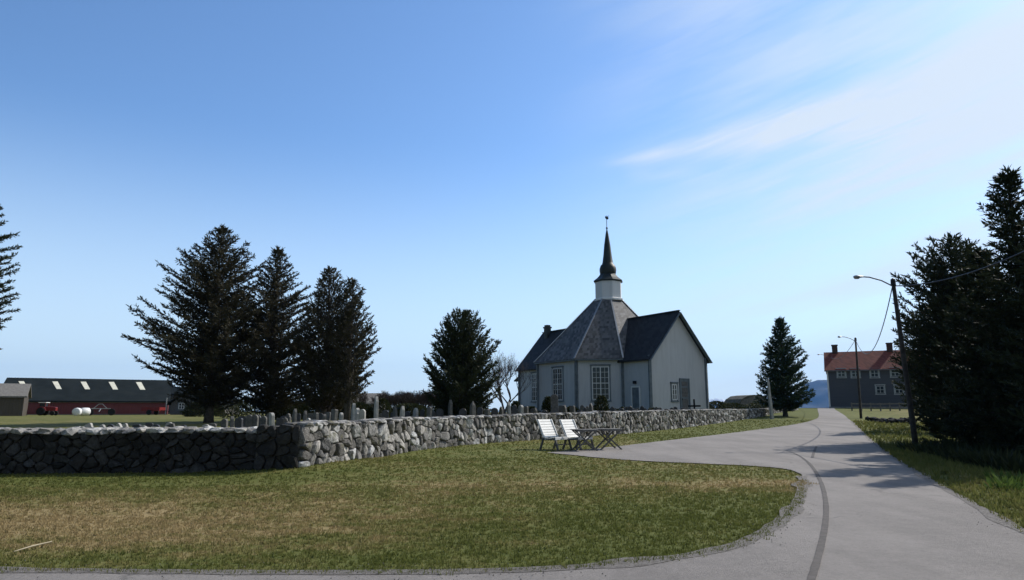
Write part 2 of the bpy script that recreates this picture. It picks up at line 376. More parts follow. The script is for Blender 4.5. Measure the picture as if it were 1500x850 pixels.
M = dict(
    grass=grass_mat('grass_ground'), blades=grass_mat('grass_blades', True),
    asphalt=asphalt_mat('worn_asphalt', (.238, .217, .200)),
    tar=simple('tar_repair', (.062, .054, .048), (.095, .083, .075), 9, .85, .3),
    wall_lit=stone_mat('field_stone', .11, .50), wall_shade_dark=stone_mat('field_stone_shade_darkened', .028, .065, lichen=False),  # same fieldstone twice; the left wall's shade is put into the darker colour
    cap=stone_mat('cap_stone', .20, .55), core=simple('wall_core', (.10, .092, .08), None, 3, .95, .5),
    white_board=board_mat('white_boards', (.56, .565, .57), True, .16, .2),
    white_clean=board_mat('white_tower_boards', (.70, .71, .72), True, .16, .15),
    trim=simple('grey_trim', (.16, .19, .21), None, 2, .6), white=simple('white_paint', (.78, .78, .76), (.70, .70, .68), 3, .55),
    slate=slate_mat('dark_slate', (.020, .021, .024), .30, .34, .4, .7), slate2=slate_mat('grey_slate', (.098, .098, .10), .28, .3, .5, .7),
    copper=simple('dark_sheet_metal', (.018, .024, .024), (.03, .04, .038), 2, .55), iron=simple('black_iron', (.012, .012, .014), None, 5, .5),
    glass=glass_mat('window_glass'), brick=simple('brick', (.05, .035, .03), (.09, .05, .04), 6, .9, .4),
    granite_dark=simple('dark_granite', (.035, .037, .042), (.06, .06, .065), 20, .45, .1), granite=simple('grey_granite', (.14, .136, .125), (.08, .077, .073), 8, .8, .4),
    marble=simple('pale_marble', (.42, .41, .38), (.30, .29, .27), 6, .7, .2),
    bark=simple('bark', (.060, .048, .038), (.10, .088, .072), 7, .95, .8, bdist=.04), barkgrey=simple('bark_grey', (.12, .105, .095), (.07, .06, .052), 7, .95, .6, bdist=.03),
    twig=simple('bare_twigs', (.075, .060, .050), (.045, .036, .03), 3, .95), twigpale=simple('bare_twigs_pale', (.13, .11, .105), (.08, .07, .07), 3, .95),
    spruce=foliage_mat('spruce_needles', (.017, .026, .014), (.055, .064, .030)), spruce_brown=foliage_mat('spruce_needles_brownish', (.023, .027, .016), (.074, .064, .038)),
    spruce_green=foliage_mat('spruce_needles_green', (.018, .034, .018), (.050, .078, .040)),
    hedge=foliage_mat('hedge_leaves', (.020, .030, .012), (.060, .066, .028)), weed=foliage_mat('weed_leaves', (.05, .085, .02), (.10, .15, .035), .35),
    red_board=board_mat('red_boards', (.15, .030, .034), True, .3, .4), barn_roof=simple('barn_roofing', (.013, .018, .020), (.019, .025, .027), .6, .9, spec=.08),
    grey_conc=simple('pale_render', (.30, .29, .28), None, 1, .85), skylight=simple('roof_light_sheet', (.78, .75, .60), (.66, .64, .52), 2, .45),
    house_board=board_mat('grey_blue_boards', (.075, .080, .094), False, .16, .25), red_tile=slate_mat('red_roof_tiles', (.17, .045, .030), .33, .26, .25, .8),
    wood_dark=simple('weathered_wood_dark', (.10, .096, .09), (.16, .15, .14), 6, .8, .3), wood_grey=simple('weathered_wood', (.20, .19, .17), (.13, .12, .11), 5, .85, .4),
    pole=simple('creosoted_pole', (.045, .038, .032), (.075, .066, .056), 4, .9, .4), galv=simple('galvanised_steel', (.42, .43, .43), (.33, .34, .34), 6, .45, 0, .5, .6),
    red_paint=simple('red_paint', (.22, .024, .022), (.14, .018, .018), 5, .4), rubber=simple('rubber', (.02, .02, .02), None, 5, .85),
    plastic_white=simple('white_bale_wrap', (.78, .78, .76), (.68, .68, .67), 6, .4, .3), lampglass=simple('lamp_cover', (.55, .56, .56), None, 3, .3),
    brown_board=board_mat('brown_boards', (.07, .055, .04), True, .3, .4), thatch=simple('dry_turf', (.12, .115, .09), (.07, .065, .05), 2, .95, .6, bdist=.08),
)

# ------------------------------------------------------------------ ground, road
def pxpoly(pts): return [ground_hit(*p) for p in pts]
def chaikin(pts, n=2, closed=False):
    for _ in range(n):
        out = []; m = len(pts)
        rng = range(m if closed else m-1)
        if not closed: out.append(pts[0])
        for i in rng:
            a, b = pts[i], pts[(i+1) % m]
            out.append((a[0]*.75+b[0]*.25, a[1]*.75+b[1]*.25)); out.append((a[0]*.25+b[0]*.75, a[1]*.25+b[1]*.75))
        if not closed: out.append(pts[-1])
        pts = out
    return pts
def resample(pts, step):
    out = [pts[0]]; acc = 0
    for a, b in zip(pts[:-1], pts[1:]):
        L = math.hypot(b[0]-a[0], b[1]-a[1]); k = max(1, int(math.ceil(L/step)))
        for i in range(1, k+1): out.append((a[0]+(b[0]-a[0])*i/k, a[1]+(b[1]-a[1])*i/k))
    return out
def inside(poly, x, y):
    c = False; n = len(poly); j = n-1
    for i in range(n):
        xi, yi = poly[i]; xj, yj = poly[j]
        if (yi > y) != (yj > y) and x < (xj-xi)*(y-yi)/(yj-yi)+xi: c = not c
        j = i
    return c
def jag(pts, amp, sc=1.3, seed=0.):
    out = []
    for i, p in enumerate(pts):
        a = noise.noise(Vector((p[0]*sc, p[1]*sc, seed)))+.5*noise.noise(Vector((p[0]*sc*4, p[1]*sc*4, seed+5)))
        b = noise.noise(Vector((p[0]*sc, p[1]*sc, seed+9)))+.5*noise.noise(Vector((p[0]*sc*4, p[1]*sc*4, seed+15)))
        out.append((p[0]+a*amp, p[1]+b*amp))
    return out
# lawn island edge, traced along the ground from lower left round the tip to the chairs
isl_px = [(-260, 836), (0, 838), (300, 842), (600, 843), (800, 838), (930, 828), (1040, 812), (1100, 795), (1150, 765), (1171, 735), (1178, 708), (1172, 692), (1130, 685), (1050, 681), (950, 677), (880, 672), (835, 667), (800, 664)]
isl = [ground_hit(*p) for p in isl_px[1:]]
isl = [(isl[0][0]-14, isl[0][1]+.05)]+isl
isl = jag(resample(chaikin(isl, 2), .12), .045)
park_px = [(800, 664), (850, 660), (905, 655), (1000, 643), (1100, 631), (1160, 623), (1188, 617.5), (1198, 613), (1200, 608), (1198, 603)]
park = jag(resample(chaikin([ground_hit(*p) for p in park_px], 2), .25), .07, 1.3, 4.)
_q = ground_hit(1198, 603); lroad = [(_q[0]+(y-_q[1])*.44, y) for y in (_q[1]+3, 92, 100, 110, 128, 145) if y > _q[1]+1]
rroad = [(road_right(y)+(.0), y) for y in [145, 130, 115, 105, 98, 92]+[q for q in RR[0][::-1] if q < 90]]
rroad = [(x if y < 100 else x+.0, y) for x, y in rroad]
rroad = jag(resample(chaikin(rroad, 2), .25), .05, 1.3, 8.)
road_poly = isl+park[1:]+resample(chaikin([park[-1]]+lroad, 1), .5)[1:]+rroad+[(-6, -6), (-26, -6)]
LAWN = [(isl[0][0], 7.0)]+isl+park[1:]  # only used through inside(road_poly)

def dryness(x, y):
    def g(cx, cy, sx, sy): return math.exp(-(((x-cx)/sx)**2+((y-cy)/sy)**2))
    d = .40
    d += .50*g(-7.8, 10.2, 4.2, 2.6)+.22*g(-3.5, 10.5, 3.5, 2.3)
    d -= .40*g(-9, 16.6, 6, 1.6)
    d -= .30*g(1.5, 9.6, 3.2, 2.2)
    d += .45*g(5.3, 15.3, 2.6, .9)+.25*g(-1, 15.5, 3.5, 1.6)
    d -= .28*g(4, 11.5, 2.4, 2.0)
    d -= .22*smooth(8.8, 7.8, y)
    d -= .20*g(-1.5, 25, 4, 5)
    if x > 6 and y < 100:
        e = x-road_right(y)
        if e > 0: d = .26+.25*smooth(4, 9, e)
        elif y > 22: d -= .28
    if y > 100: d += .2
    if y > 20 and x < -4: d = .36+.25*noise.noise(Vector((x*.06, y*.12, 0)))
    return d
def axis(stops):
    out = []
    for a, b, s in stops:
        n = max(1, int(round((b-a)/s))); out += [a+(b-a)*i/n for i in range(n)]
    out.append(stops[-1][1]); return out
def build_ground():
    xs = axis([(-2500, -400, 210), (-400, -120, 14), (-120, -20, 2.5), (-20, 34, .45), (34, 80, 1.4), (80, 300, 11), (300, 2500, 200)])
    ys = axis([(-60, 4, 4), (4, 34, .4), (34, 60, .8), (60, 135, 1.5), (135, 400, 12), (400, 2600, 180)])
    V = np.array([(x, y, terrain(x, y)) for y in ys for x in xs])
    nx, ny = len(xs), len(ys); i = np.arange(nx-1); j = np.arange(ny-1); I, J = np.meshgrid(i, j)
    a = (J*nx+I).ravel(); F = np.stack([a, a+1, a+1+nx, a+nx], 1)
    o = mesh_obj('ground', V, F, M['grass'], smooth_=True); tag(o, kind='structure')
    at = o.data.attributes.new('dry', 'FLOAT', 'POINT'); at.data.foreach_set('value', np.array([dryness(v[0], v[1]) for v in V], dtype=np.float32))
build_ground()
def drape(name, poly, lift, mat, gx, step, kind='structure'):
    pts = [Vector((p[0], p[1])) for p in poly]; n = len(pts)
    edges = [(i, (i+1) % n) for i in range(n)]
    y = min(p[1] for p in poly); y1 = max(p[1] for p in poly)
    while y < y1:
        s = step(y); x = min(p[0] for p in poly)
        while x < max(p[0] for p in poly):
            if inside(poly, x, y): pts.append(Vector((x+random.uniform(-.1, .1)*s, y+random.uniform(-.1, .1)*s)))
            x += s
        y += s
    v, e, f, *_ = delaunay_2d_cdt(pts, edges, [list(range(n))], 1, 1e-4)
    V = [(p.x, p.y, terrain(p.x, p.y)+lift) for p in v]
    o = mesh_obj(name, V, [tuple(q) for q in f], mat, smooth_=True); tag(o, kind=kind); return o
random.seed(3)
drape('road', road_poly, .022, M['asphalt'], 0, lambda y: .45 if y < 34 else (.8 if y < 60 else 1.5))
# dark curved repair seam in the asphalt
def strip(name, pts, w, lift, mat):
    pts = resample(chaikin(pts, 3), .15); V = []; F = []
    for i, p in enumerate(pts):
        a = pts[max(0, i-1)]; b = pts[min(len(pts)-1, i+1)]; d = Vector((b[0]-a[0], b[1]-a[1])).normalized(); n = Vector((-d.y, d.x))
        ww = w(i/(len(pts)-1))*(1+.18*noise.noise(Vector((p[0]*3, p[1]*3, 1))))/2
        for s in (-1, 1):
            x, y = p[0]+n.x*ww*s, p[1]+n.y*ww*s; V.append((x, y, terrain(x, y)+lift))
        if i: k = 2*i; F.append((k-2, k-1, k+1, k))
    o = mesh_obj(name, V, F, mat); tag(o, kind='structure'); return o
seam = [ground_hit(*p) for p in [(1188, 856), (1193, 840), (1203, 805), (1210, 770), (1211, 742), (1206, 715), (1196, 693), (1183, 677), (1168, 667), (1152, 661)]]
strip('road_seam', seam, lambda t: .08 if t < .7 else .08-(t-.7)*.18, .030, M['tar'])
shoulder_m, _nt, _b = new_mat('shoulder_grit'); _p = world_pos(_nt)
_nt.links.new(mixc(_nt, maprange(_nt, noise_n(_nt, _p, 14, 7, .8), .42, .6), (.14, .125, .108), (.225, .205, .188)), _b.inputs['Base Color']); _b.inputs['Roughness'].default_value = .95
bump(_nt, _b, noise_n(_nt, _p, 22, 6, .8), 1., .04)
strip('road_shoulder', [(p[0], p[1]) for i, p in enumerate(isl) if i % 3 == 0 and p[1] < 17], lambda t: .20+.22*max(0, noise.noise(Vector((t*23, 0, 4))))*1.5, .026, shoulder_m)
strip('road_shoulder', [(p[0], p[1]) for i, p in enumerate(rroad) if i % 3 == 0 and 4 < p[1] < 60], lambda t: .16+.2*max(0, noise.noise(Vector((t*31, 0, 9))))*1.5, .026, shoulder_m)
def pebbles():
    rng = random.Random(12); V = []; F = []
    src = [p for p in isl if p[1] < 17 and abs(p[0]) < 12]+[p for p in rroad if 6 < p[1] < 26]
    T = [(1, 0, -.4), (-.5, .87, -.4), (-.5, -.87, -.4), (.1, .1, .8)]
    for p in src:
        for _ in range(int(max(0, 4+16*noise.noise(Vector((p[0]*.9, p[1]*.9, 2)))))):
            x = p[0]+rng.gauss(0, .2); y = p[1]+rng.gauss(0, .2); r = rng.uniform(.003, .011); a = rng.random()*6; n = len(V); z = terrain(x, y)+.028
            for t in T: V.append((x+r*(t[0]*math.cos(a)-t[1]*math.sin(a)), y+r*(t[0]*math.sin(a)+t[1]*math.cos(a)), z+r*t[2]*.8))
            F += [(n, n+1, n+3), (n+1, n+2, n+3), (n+2, n, n+3)]
    o = mesh_obj('gravel', V, F, shoulder_m); tag(o, 'loose grit scattered along the asphalt edges', 'gravel', kind='stuff')
pebbles()
strip('road_crack', [ground_hit(*p) for p in [(1190, 672), (1192, 664), (1196, 655)]], lambda t: .09, .030, M['tar'])

# ------------------------------------------------------------------ grass blades (near lawn and verges)
def build_blades():
    rng = np.random.default_rng(5); pts = []
    def scatter(x0, x1, y0, y1, dens, test, h0, h1):
        n = int((x1-x0)*(y1-y0)*dens); X = rng.uniform(x0, x1, n); Y = rng.uniform(y0, y1, n)
        for x, y in zip(X, Y):
            if abs(x) > y*.80+1.2: continue
            if test(x, y): pts.append((x, y, rng.uniform(h0, h1)))
    lawn_in = [(-30, 7.0)]+isl+park[1:]+[(27, 66), (-30, 66)]
    li = [p for i, p in enumerate(lawn_in)]
    # coarse polygon for speed
    co = [p for i, p in enumerate(isl) if i % 4 == 0]
    lawn = co+[p for i, p in enumerate(park) if i % 3 == 0]+[(20, 62), (-30, 62)]
    t1 = lambda x, y: inside(lawn, x, y)
    scatter(-9, 7.5, 6.9, 11, 420, t1, .018, .045)
    scatter(-12, 9, 11, 15, 230, t1, .02, .05)
    scatter(-15, 10, 15, 22, 90, t1, .025, .055)
    scatter(-6, 22, 22, 40, 24, t1, .03, .06)
    scatter(3, 30, 40, 62, 9, t1, .03, .07)
    # edge fringe
    for i, p in enumerate(isl):
        if p[1] > 16 or abs(p[0]) > 12: continue
        q = noise.noise(Vector((p[0]*1.7, p[1]*1.7, 6)))
        for _ in range(int(9+22*max(0, q))):
            w_ = .05+.14*max(0, q); x = p[0]+rng.normal(0, w_); y = p[1]+rng.normal(0, w_)+.02; pts.append((x, y, rng.uniform(.02, .065)))
    t2 = lambda x, y: 0.02+.06*noise.noise(Vector((x*2, y*2, 0))) < x-road_right(y) < 9
    scatter(6.5, 19, 8, 16, 170, t2, .03, .11)
    scatter(9, 30, 16, 30, 60, t2, .05, .20)
    scatter(14, 40, 30, 60, 10, t2, .08, .25)
    P = np.array(pts); n = len(P); K = 4
    V = np.zeros((n, K, 3, 3)); 
    Z = np.array([terrain(x, y) for x, y, _ in pts])
    ang = rng.uniform(0, 2*np.pi, (n, K)); lean = rng.uniform(.1, 1.1, (n, K)); off = rng.normal(0, .018, (n, K, 2))
    hh = P[:, 2:3]*rng.uniform(.6, 1.25, (n, K)); w = .003+.0005*P[:, 1:2]+hh*.03
    bx = P[:, 0:1]+off[..., 0]; by = P[:, 1:2]+off[..., 1]; ca, sa = np.cos(ang), np.sin(ang)
    for k, s in ((0, -1), (1, 1)):
        V[:, :, k, 0] = bx-sa*w*s; V[:, :, k, 1] = by+ca*w*s; V[:, :, k, 2] = Z[:, None]-.004
    V[:, :, 2, 0] = bx+ca*lean*hh; V[:, :, 2, 1] = by+sa*lean*hh; V[:, :, 2, 2] = Z[:, None]+hh
    V = V.reshape(-1, 3); F = np.arange(len(V)).reshape(-1, 3)
    o = mesh_obj('grass', V, F, M['blades']); tag(o, 'short patchy green and straw grass blades on the lawn and verges', 'grass', kind='stuff')
    d = np.repeat(np.array([dryness(x, y) for x, y, _ in pts]), K*3).astype(np.float32)
    at = o.data.attributes.new('dry', 'FLOAT', 'POINT'); at.data.foreach_set('value', d)
build_blades()

# ------------------------------------------------------------------ dry stone walls
def clip_cell(cell, p, q):
    mx, my = (p[0]+q[0])/2, (p[1]+q[1])/2; nx, ny = q[0]-p[0], q[1]-p[1]; out = []
    for i in range(len(cell)):
        a, b = cell[i], cell[(i+1) % len(cell)]
        da = (a[0]-mx)*nx+(a[1]-my)*ny; db = (b[0]-mx)*nx+(b[1]-my)*ny
        if da <= 0: out.append(a)
        if (da < 0 < db) or (db < 0 < da):
            t = da/(da-db); out.append((a[0]+(b[0]-a[0])*t, a[1]+(b[1]-a[1])*t))
    return out
class Path:
    def __init__(s, pts):
        s.p = resample(chaikin(pts, 2), .25); s.d = [0]
        for a, b in zip(s.p[:-1], s.p[1:]): s.d.append(s.d[-1]+math.hypot(b[0]-a[0], b[1]-a[1]))
        s.L = s.d[-1]; s.X = [p[0] for p in s.p]; s.Y = [p[1] for p in s.p]
    def at(s, t): return float(np.interp(t, s.d, s.X)), float(np.interp(t, s.d, s.Y))
    def frame(s, t):
        a = s.at(max(0, t-.6)); b = s.at(min(s.L, t+.6)); d = Vector((b[0]-a[0], b[1]-a[1], 0)).normalized()
        p = s.at(t); return Vector((p[0], p[1], 0)), Vector((d.y, -d.x, 0))
def stone_blob(V, F, c, rx, ry, rz, rot, rnd, rough=.22):
    n0 = len(V); bm = STONE; sd = rnd.random()*50
    ca, sa = math.cos(rot), math.sin(rot); tx = rnd.uniform(-.15, .15); ty = rnd.uniform(-.15, .15)
    for v in bm[0]:
        k = 1+rough*noise.noise(Vector(v)*1.3+Vector((sd, 0, 0)))*2
        # squarish
        x, y, z = [math.copysign(abs(q)**.72, q)*k for q in v]
        z += tx*x+ty*y
        x *= rx; y *= ry; z *= rz
        V.append((c[0]+x*ca-y*sa, c[1]+x*sa+y*ca, c[2]+z))
    for f in bm[1]: F.append(tuple(n0+i for i in f))
_b = bmesh.new(); bmesh.ops.create_icosphere(_b, subdivisions=2, radius=1); STONE = ([tuple(v.co) for v in _b.verts], [tuple(v.index for v in f.verts) for f in _b.faces]); _b.free()
def stone_wall(name, path, ztop, dx, dy, face_mat, cap_mat, label, seed, caps=1., thick=.75, drop=.2, capsize=1., squash=1., ends=(1, 1)):
    rnd = random.Random(seed); Hn = 1.0
    root = None
    def zb(t):
        P, N = path.frame(t); x, y = P.x+N.x*.1, P.y+N.y*.1
        return terrain(x, y)-.06
    seeds = []; ny = max(2, int(round(1.15/dy)))
    nxn = int(path.L/dx)
    for i in range(nxn):
        for j in range(ny):
            if rnd.random() < drop: continue
            seeds.append(((i+.5+rnd.uniform(-.42, .42)+(j % 2)*.5)*dx, (j+.5+rnd.uniform(-.34, .34))/ny*1.15))
    seeds.sort(); V = []; F = []
    for a, p in enumerate(seeds):
        s0, s1 = max(0, p[0]-2*dx), min(path.L, p[0]+2*dx)
        if s1 <= s0: continue
        cell = [(s0, 0), (s1, 0), (s1, 1.15), (s0, 1.15)]
        b = a-1
        while b >= 0 and seeds[b][0] > p[0]-3.2*dx: cell = clip_cell(cell, p, seeds[b]); b -= 1
        b = a+1
        while b < len(seeds) and seeds[b][0] < p[0]+3.2*dx: cell = clip_cell(cell, p, seeds[b]); b += 1
        if len(cell) < 3: continue
        cx = sum(q[0] for q in cell)/len(cell); cy = sum(q[1] for q in cell)/len(cell)
        cell = chaikin(cell, 1, True)
        cell = [(q[0]+rnd.uniform(-.012, .012), q[1]+rnd.uniform(-.012, .012)) for q in cell]
        size = max(.05, min(max(q[0] for q in cell)-min(q[0] for q in cell), max(q[1] for q in cell)-min(q[1] for q in cell)))
        dep = rnd.uniform(.0, .09)+size*.10; tx = rnd.uniform(-.35, .35); ty = rnd.uniform(-.35, .25)
        gap = min(.10, rnd.uniform(.006, .020)/size*2)
        rings = []
        for sc_, d in ((1-gap*.6, -.14), (1-gap, .0), (1-gap-.04, dep*.75), (max(.35, 1-gap-.20), dep)):
            ring = []
            for q in cell:
                u = cx+(q[0]-cx)*sc_; v = cy+(q[1]-cy)*sc_
                dd = d+(tx*(u-cx)+ty*(v-cy) if d > 0 else 0)+(rnd.uniform(-.012, .012) if d > 0 else 0)
                ring.append((u, v, dd))
            rings.append(ring)
        rings.append([(cx, cy, dep+rnd.uniform(-.01, .03))])
        n0 = len(V); k = len(cell)
        for ring in rings:
            for u, v, d in ring:
                uu = min(path.L, max(0, u)); P, N = path.frame(uu); b0 = zb(uu); z = b0+v/1.15*(ztop(uu)-b0)
                V.append((P.x+N.x*d, P.y+N.y*d, z))
        for r in range(3):
            for i in range(k): F.append((n0+r*k+i, n0+r*k+(i+1) % k, n0+(r+1)*k+(i+1) % k, n0+(r+1)*k+i))
        for i in range(k): F.append((n0+3*k+i, n0+3*k+(i+1) % k, n0+4*k))
    # end faces closed by blobs of stone
    for t, on in ((0.02, ends[0]), (path.L-.02, ends[1])):
        if not on: continue
        P, N = path.frame(t); b0 = zb(t)
        for j in range(ny):
            for q in range(2):
                c = (P.x-N.x*(.15+.35*q), P.y-N.y*(.15+.35*q), b0+(j+.5)/ny*(ztop(t)-b0))
                stone_blob(V, F, c, .2, .2, (ztop(t)-b0)/ny*.55, rnd.random()*3, rnd)
    # core
    CV = []; CF = []; ts = np.arange(0, path.L+.01, .5); ts[-1] = path.L
    for i, t in enumerate(ts):
        P, N = path.frame(t); b0 = zb(t)-.1; z1 = ztop(t)-.05
        for d, z in ((-.05, b0), (-.05, z1), (-thick, z1), (-thick, b0)): CV.append((P.x+N.x*d, P.y+N.y*d, z))
        if i:
            k = 4*i
            for j in range(4): CF.append((k-4+j, k-4+(j+1) % 4, k+(j+1) % 4, k+j))
    CF.append((0, 1, 2, 3)); k = 4*(len(ts)-1); CF.append((k, k+1, k+2, k+3))
    wall = mesh_obj(name, V, F, face_mat); tag(wall, label, 'wall')
    mesh_obj('core', CV, CF, M['core'], wall)
    CV = []; CF = []
    for row in range(2):
        t = 0.1
        while t < path.L-.1:
            w = rnd.uniform(.16, .34)*capsize; P, N = path.frame(t+w*.5)
            if rnd.random() < caps:
                d = -.08-row*thick*.52+rnd.uniform(-.04, .04); hz = rnd.uniform(.06, .12)*squash
                c = (P.x+N.x*d, P.y+N.y*d, ztop(t)+hz*(.35 if squash > .7 else .1))
                stone_blob(CV, CF, c, w*.55, rnd.uniform(.17, .25), hz, math.atan2(N.y, N.x)+math.pi/2+rnd.uniform(-.3, .3), rnd)
            t += w
    mesh_obj('capstones', CV, CF, cap_mat, wall)
    return wall
# left wall, facing the camera, in shade; the raised end block by the corner belongs to the right wall's end
lp = Path([(-24, 17.3), (-14, 17.55), (-10, 17.75), (-7.2, 17.8), (-6.45, 17.82)])
stone_wall('stone_wall', lp, lambda t: 1.03+.02*math.sin(t*.9), .34, .19, M['wall_shade_dark'], M['cap'], 'low dark shaded drystone wall with pale capstones running to the left edge', 11, capsize=1.1, drop=.12, squash=.8, ends=(0, 0))
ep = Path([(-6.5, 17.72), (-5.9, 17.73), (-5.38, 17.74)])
stone_wall('stone_wall', ep, lambda t: 1.22, .28, .24, M['wall_shade_dark'], M['wall_shade_dark'], 'short shaded raised block of stone wall at the corner where the two walls meet', 12, caps=0, thick=.9, squash=.4, ends=(0, 0))
wp = [(-5.36, 17.68), (-4.75, 19.8), (-4.1, 22.0), (-3.5, 25), (-1.45, 29.4), (.62, 32.2), (5.8, 39), (12.4, 50), (22.8, 66), (30.0, 78), (36.3, 88)]
rp = Path(wp)
ztab_px = [(437, 621), (500, 618), (560, 615), (600, 613), (700, 609.5), (770, 607), (900, 603), (1000, 600.5), (1100, 599.5), (1170, 598)]
def rtop(t):
    x, y = rp.at(t); f = y*CP; px = 750+1000*x/f
    py = float(np.interp(px, [a for a, b in ztab_px], [b for a, b in ztab_px]))
    return min(terrain(x, y)+1.45, max(terrain(x, y)+.6, z_at(py, y)))+.05*noise.noise(Vector((t*.5, 0, 0)))-.05
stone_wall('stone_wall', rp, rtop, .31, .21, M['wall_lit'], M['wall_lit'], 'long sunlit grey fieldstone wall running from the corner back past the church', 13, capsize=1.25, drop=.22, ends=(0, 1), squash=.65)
# row of pale stones inside the churchyard at far left
def stone_row():
    rnd = random.Random(4); V = []; F = []
    a = Vector((x_at(-40, 27), 27, 0)); b = Vector((x_at(97, 37), 37, 0)); n = 46
    for i in range(n):
        p = a.lerp(b, (i+rnd.uniform(-.3, .3))/n)
        stone_blob(V, F, (p.x, p.y, terrain(p.x, p.y)+.05+.18*(1-i/n)), rnd.uniform(.15, .25), .16, rnd.uniform(.1, .16), rnd.random()*3, rnd)
    o = mesh_obj('stone_border', V, F, M['cap']); tag(o, 'low line of pale stones edging the grass behind the left wall', 'stone border')
stone_row()

# ------------------------------------------------------------------ church
TH = .5636; CO = Vector((10.98, 76.63, 0)); CU = Vector((math.sin(TH), -math.cos(TH), 0)); CV_ = Vector((-math.cos(TH), -math.sin(TH), 0))
CG = 1.12; RA, AA, BB, CC, L1, L2 = 6.37, 3.83, 3.44, 7.4, 3.92, 6.3
ZE, ZR, ZP = 6.80, 11.26, 13.75
church = empty('church', (CO.x, CO.y, CG), math.atan2(CU.y, CU.x))   # local x = towards the front gable, local y = right-hand side seen from above
# local: i along CU, j along +90deg from CU. CV_ is -90deg (clockwise): j = -v
def build_church():
    ze, zr, zp = ZE-CG, ZR-CG, ZP-CG
    v = -1  # left (camera) side is local y negative? CU rotated +90 = (cos, sin) = -CV_, so v side is y negative
    P1, P2, P3, P4 = (RA, -AA), (BB, -CC), (-BB, -CC), (-RA, -AA)
    Q4, Q3, Q2, Q1 = (-RA, AA), (-BB, CC), (BB, CC), (RA, AA)
    E1 = RA+L1; E2 = -RA-L2
    outline = [(E1, -AA), P1, P2, P3, P4, (E2, -AA), (E2, AA), Q4, Q3, Q2, Q1, (E1, AA)]
    w = MB(); n = len(outline)
    for i in range(n):
        a, b = outline[i], outline[(i+1) % n]
        if i == 5:
            w.poly([(a[0], a[1], -.3), (b[0], b[1], -.3), (b[0], b[1], ze), (E2, 0, zr), (a[0], a[1], ze)])
        elif i == n-1:  # front gable
            w.poly([(a[0], a[1], -.3), (b[0], b[1], -.3), (b[0], b[1], ze), (E1, 0, zr), (a[0], a[1], ze)])
        else: w.quad((a[0], a[1], -.3), (b[0], b[1], -.3), (b[0], b[1], ze), (a[0], a[1], ze))
    w.build('wall', M['white_board'], church)
    f = MB()
    for i in range(n):
        a, b = outline[i], outline[(i+1) % n]
        d = Vector((b[0]-a[0], b[1]-a[1], 0)); L = d.length; ang = math.atan2(d.y, d.x)
        Mx = Matrix.Translation((a[0], a[1], 0)) @ Matrix.Rotation(ang, 4, 'Z')
        f.box(-.05, L+.05, -.07, .09, -.5, .35, Mx)
    f.build('foundation', M['granite'], church)
    for (x, y) in outline:
        c = MB()
        ang = math.atan2(y, x)
        c.box(-.13, .13, -.13, .13, .35, ze-.02, Matrix.Translation((x+.03*math.copysign(1, x), y+.03*math.copysign(1, y), 0)) @ Matrix.Rotation(ang, 4, 'Z'))
        c.build('corner_board', M['trim'], church)
    # roofs --------------------------------------------------
    ov = .45
    def off(p, k): q = Vector((p[0], p[1])); return (q.x*(1+k/q.length), q.y*(1+k/q.length))
    oct_ = [P1, P2, P3, P4, Q4, Q3, Q2, Q1]
    eo = [off(p, ov) for p in oct_]; drop = .5
    tp = [(p[0]*1.45/6.9, p[1]*1.45/6.9) for p in oct_]
    r = MB(); r2 = MB()
    for i in range(8):
        a, b = eo[i], eo[(i+1) % 8]; ta, tb = tp[i], tp[(i+1) % 8]
        r.quad((a[0], a[1], ze-.12), (b[0], b[1], ze-.12), (tb[0], tb[1], zp), (ta[0], ta[1], zp))
        r.quad((a[0], a[1], ze-.30), (b[0], b[1], ze-.30), (b[0], b[1], ze-.12), (a[0], a[1], ze-.12))
    r.poly([(a[0], a[1], ze-.30) for a in eo])
    hub = r.build('roof', M['slate2'], church)
    # pale ridge flashing on the octagon hips
    for i in range(8):
        a = eo[i]; t = tp[i]; h = MB(); h.bar((a[0]*1.005, a[1]*1.005, ze-.08), (t[0], t[1], zp+.04), .16, .06); h.build('hip_flashing', M['galv'], hub)
    def arm(sx, E, hip):
        m = MB(); k = (zr-ze)/AA; hw = AA+.4; zl = ze-.4*k+.06; t = .16
        xin = sx*2.6; xe = E+sx*.45
        rg = xe-sx*(3.0 if hip else 0)
        for s in (-1, 1):
            up = [(xin, 0, zr+.06), (rg, 0, zr+.06), (xe, s*hw, zl), (xin, s*hw, zl)]
            m.poly(up); m.poly([(x, y, z-t) for x, y, z in up])
            m.quad(up[1], up[2], (up[2][0], up[2][1], up[2][2]-t), (up[1][0], up[1][1], up[1][2]-t))
            m.quad(up[2], up[3], (up[3][0], up[3][1], up[3][2]-t), (up[2][0], up[2][1], up[2][2]-t))
        if hip:
            up = [(rg, 0, zr+.06), (xe, -hw, zl), (xe, hw, zl)]; m.poly(up); m.poly([(x, y, z-t) for x, y, z in up])
            m.quad(up[1], up[2], (up[2][0], up[2][1], up[2][2]-t), (up[1][0], up[1][1], up[1][2]-t))
        o = m.build('arm_roof', M['slate'], church)
        if not hip:
            for s in (-1, 1):
                q = MB(); q.bar((xe+.03, 0, zr-.12), (xe+.03, s*hw, zl-.14), .06, .34, up=(1, 0, 0)); 
                q.v = [(x, y, z) for x, y, z in q.v]; q.build('barge_board', M['trim'], o)
        q = MB(); q.bar((xin, 0, zr+.10), (rg, 0, zr+.10), .28, .08); q.build('ridge_cap', M['copper'], o)
        return o
    arm(1, E1, False); a2 = arm(-1, E2, False)
    # gutters and downpipes
    for i in range(8):
        if i in (3, 7): continue
        g = MB(); a, b = eo[i], eo[(i+1) % 8]; g.bar((a[0], a[1], ze-.26), (b[0], b[1], ze-.26), .11, .11)
        g.build('gutter', M['trim'], church)
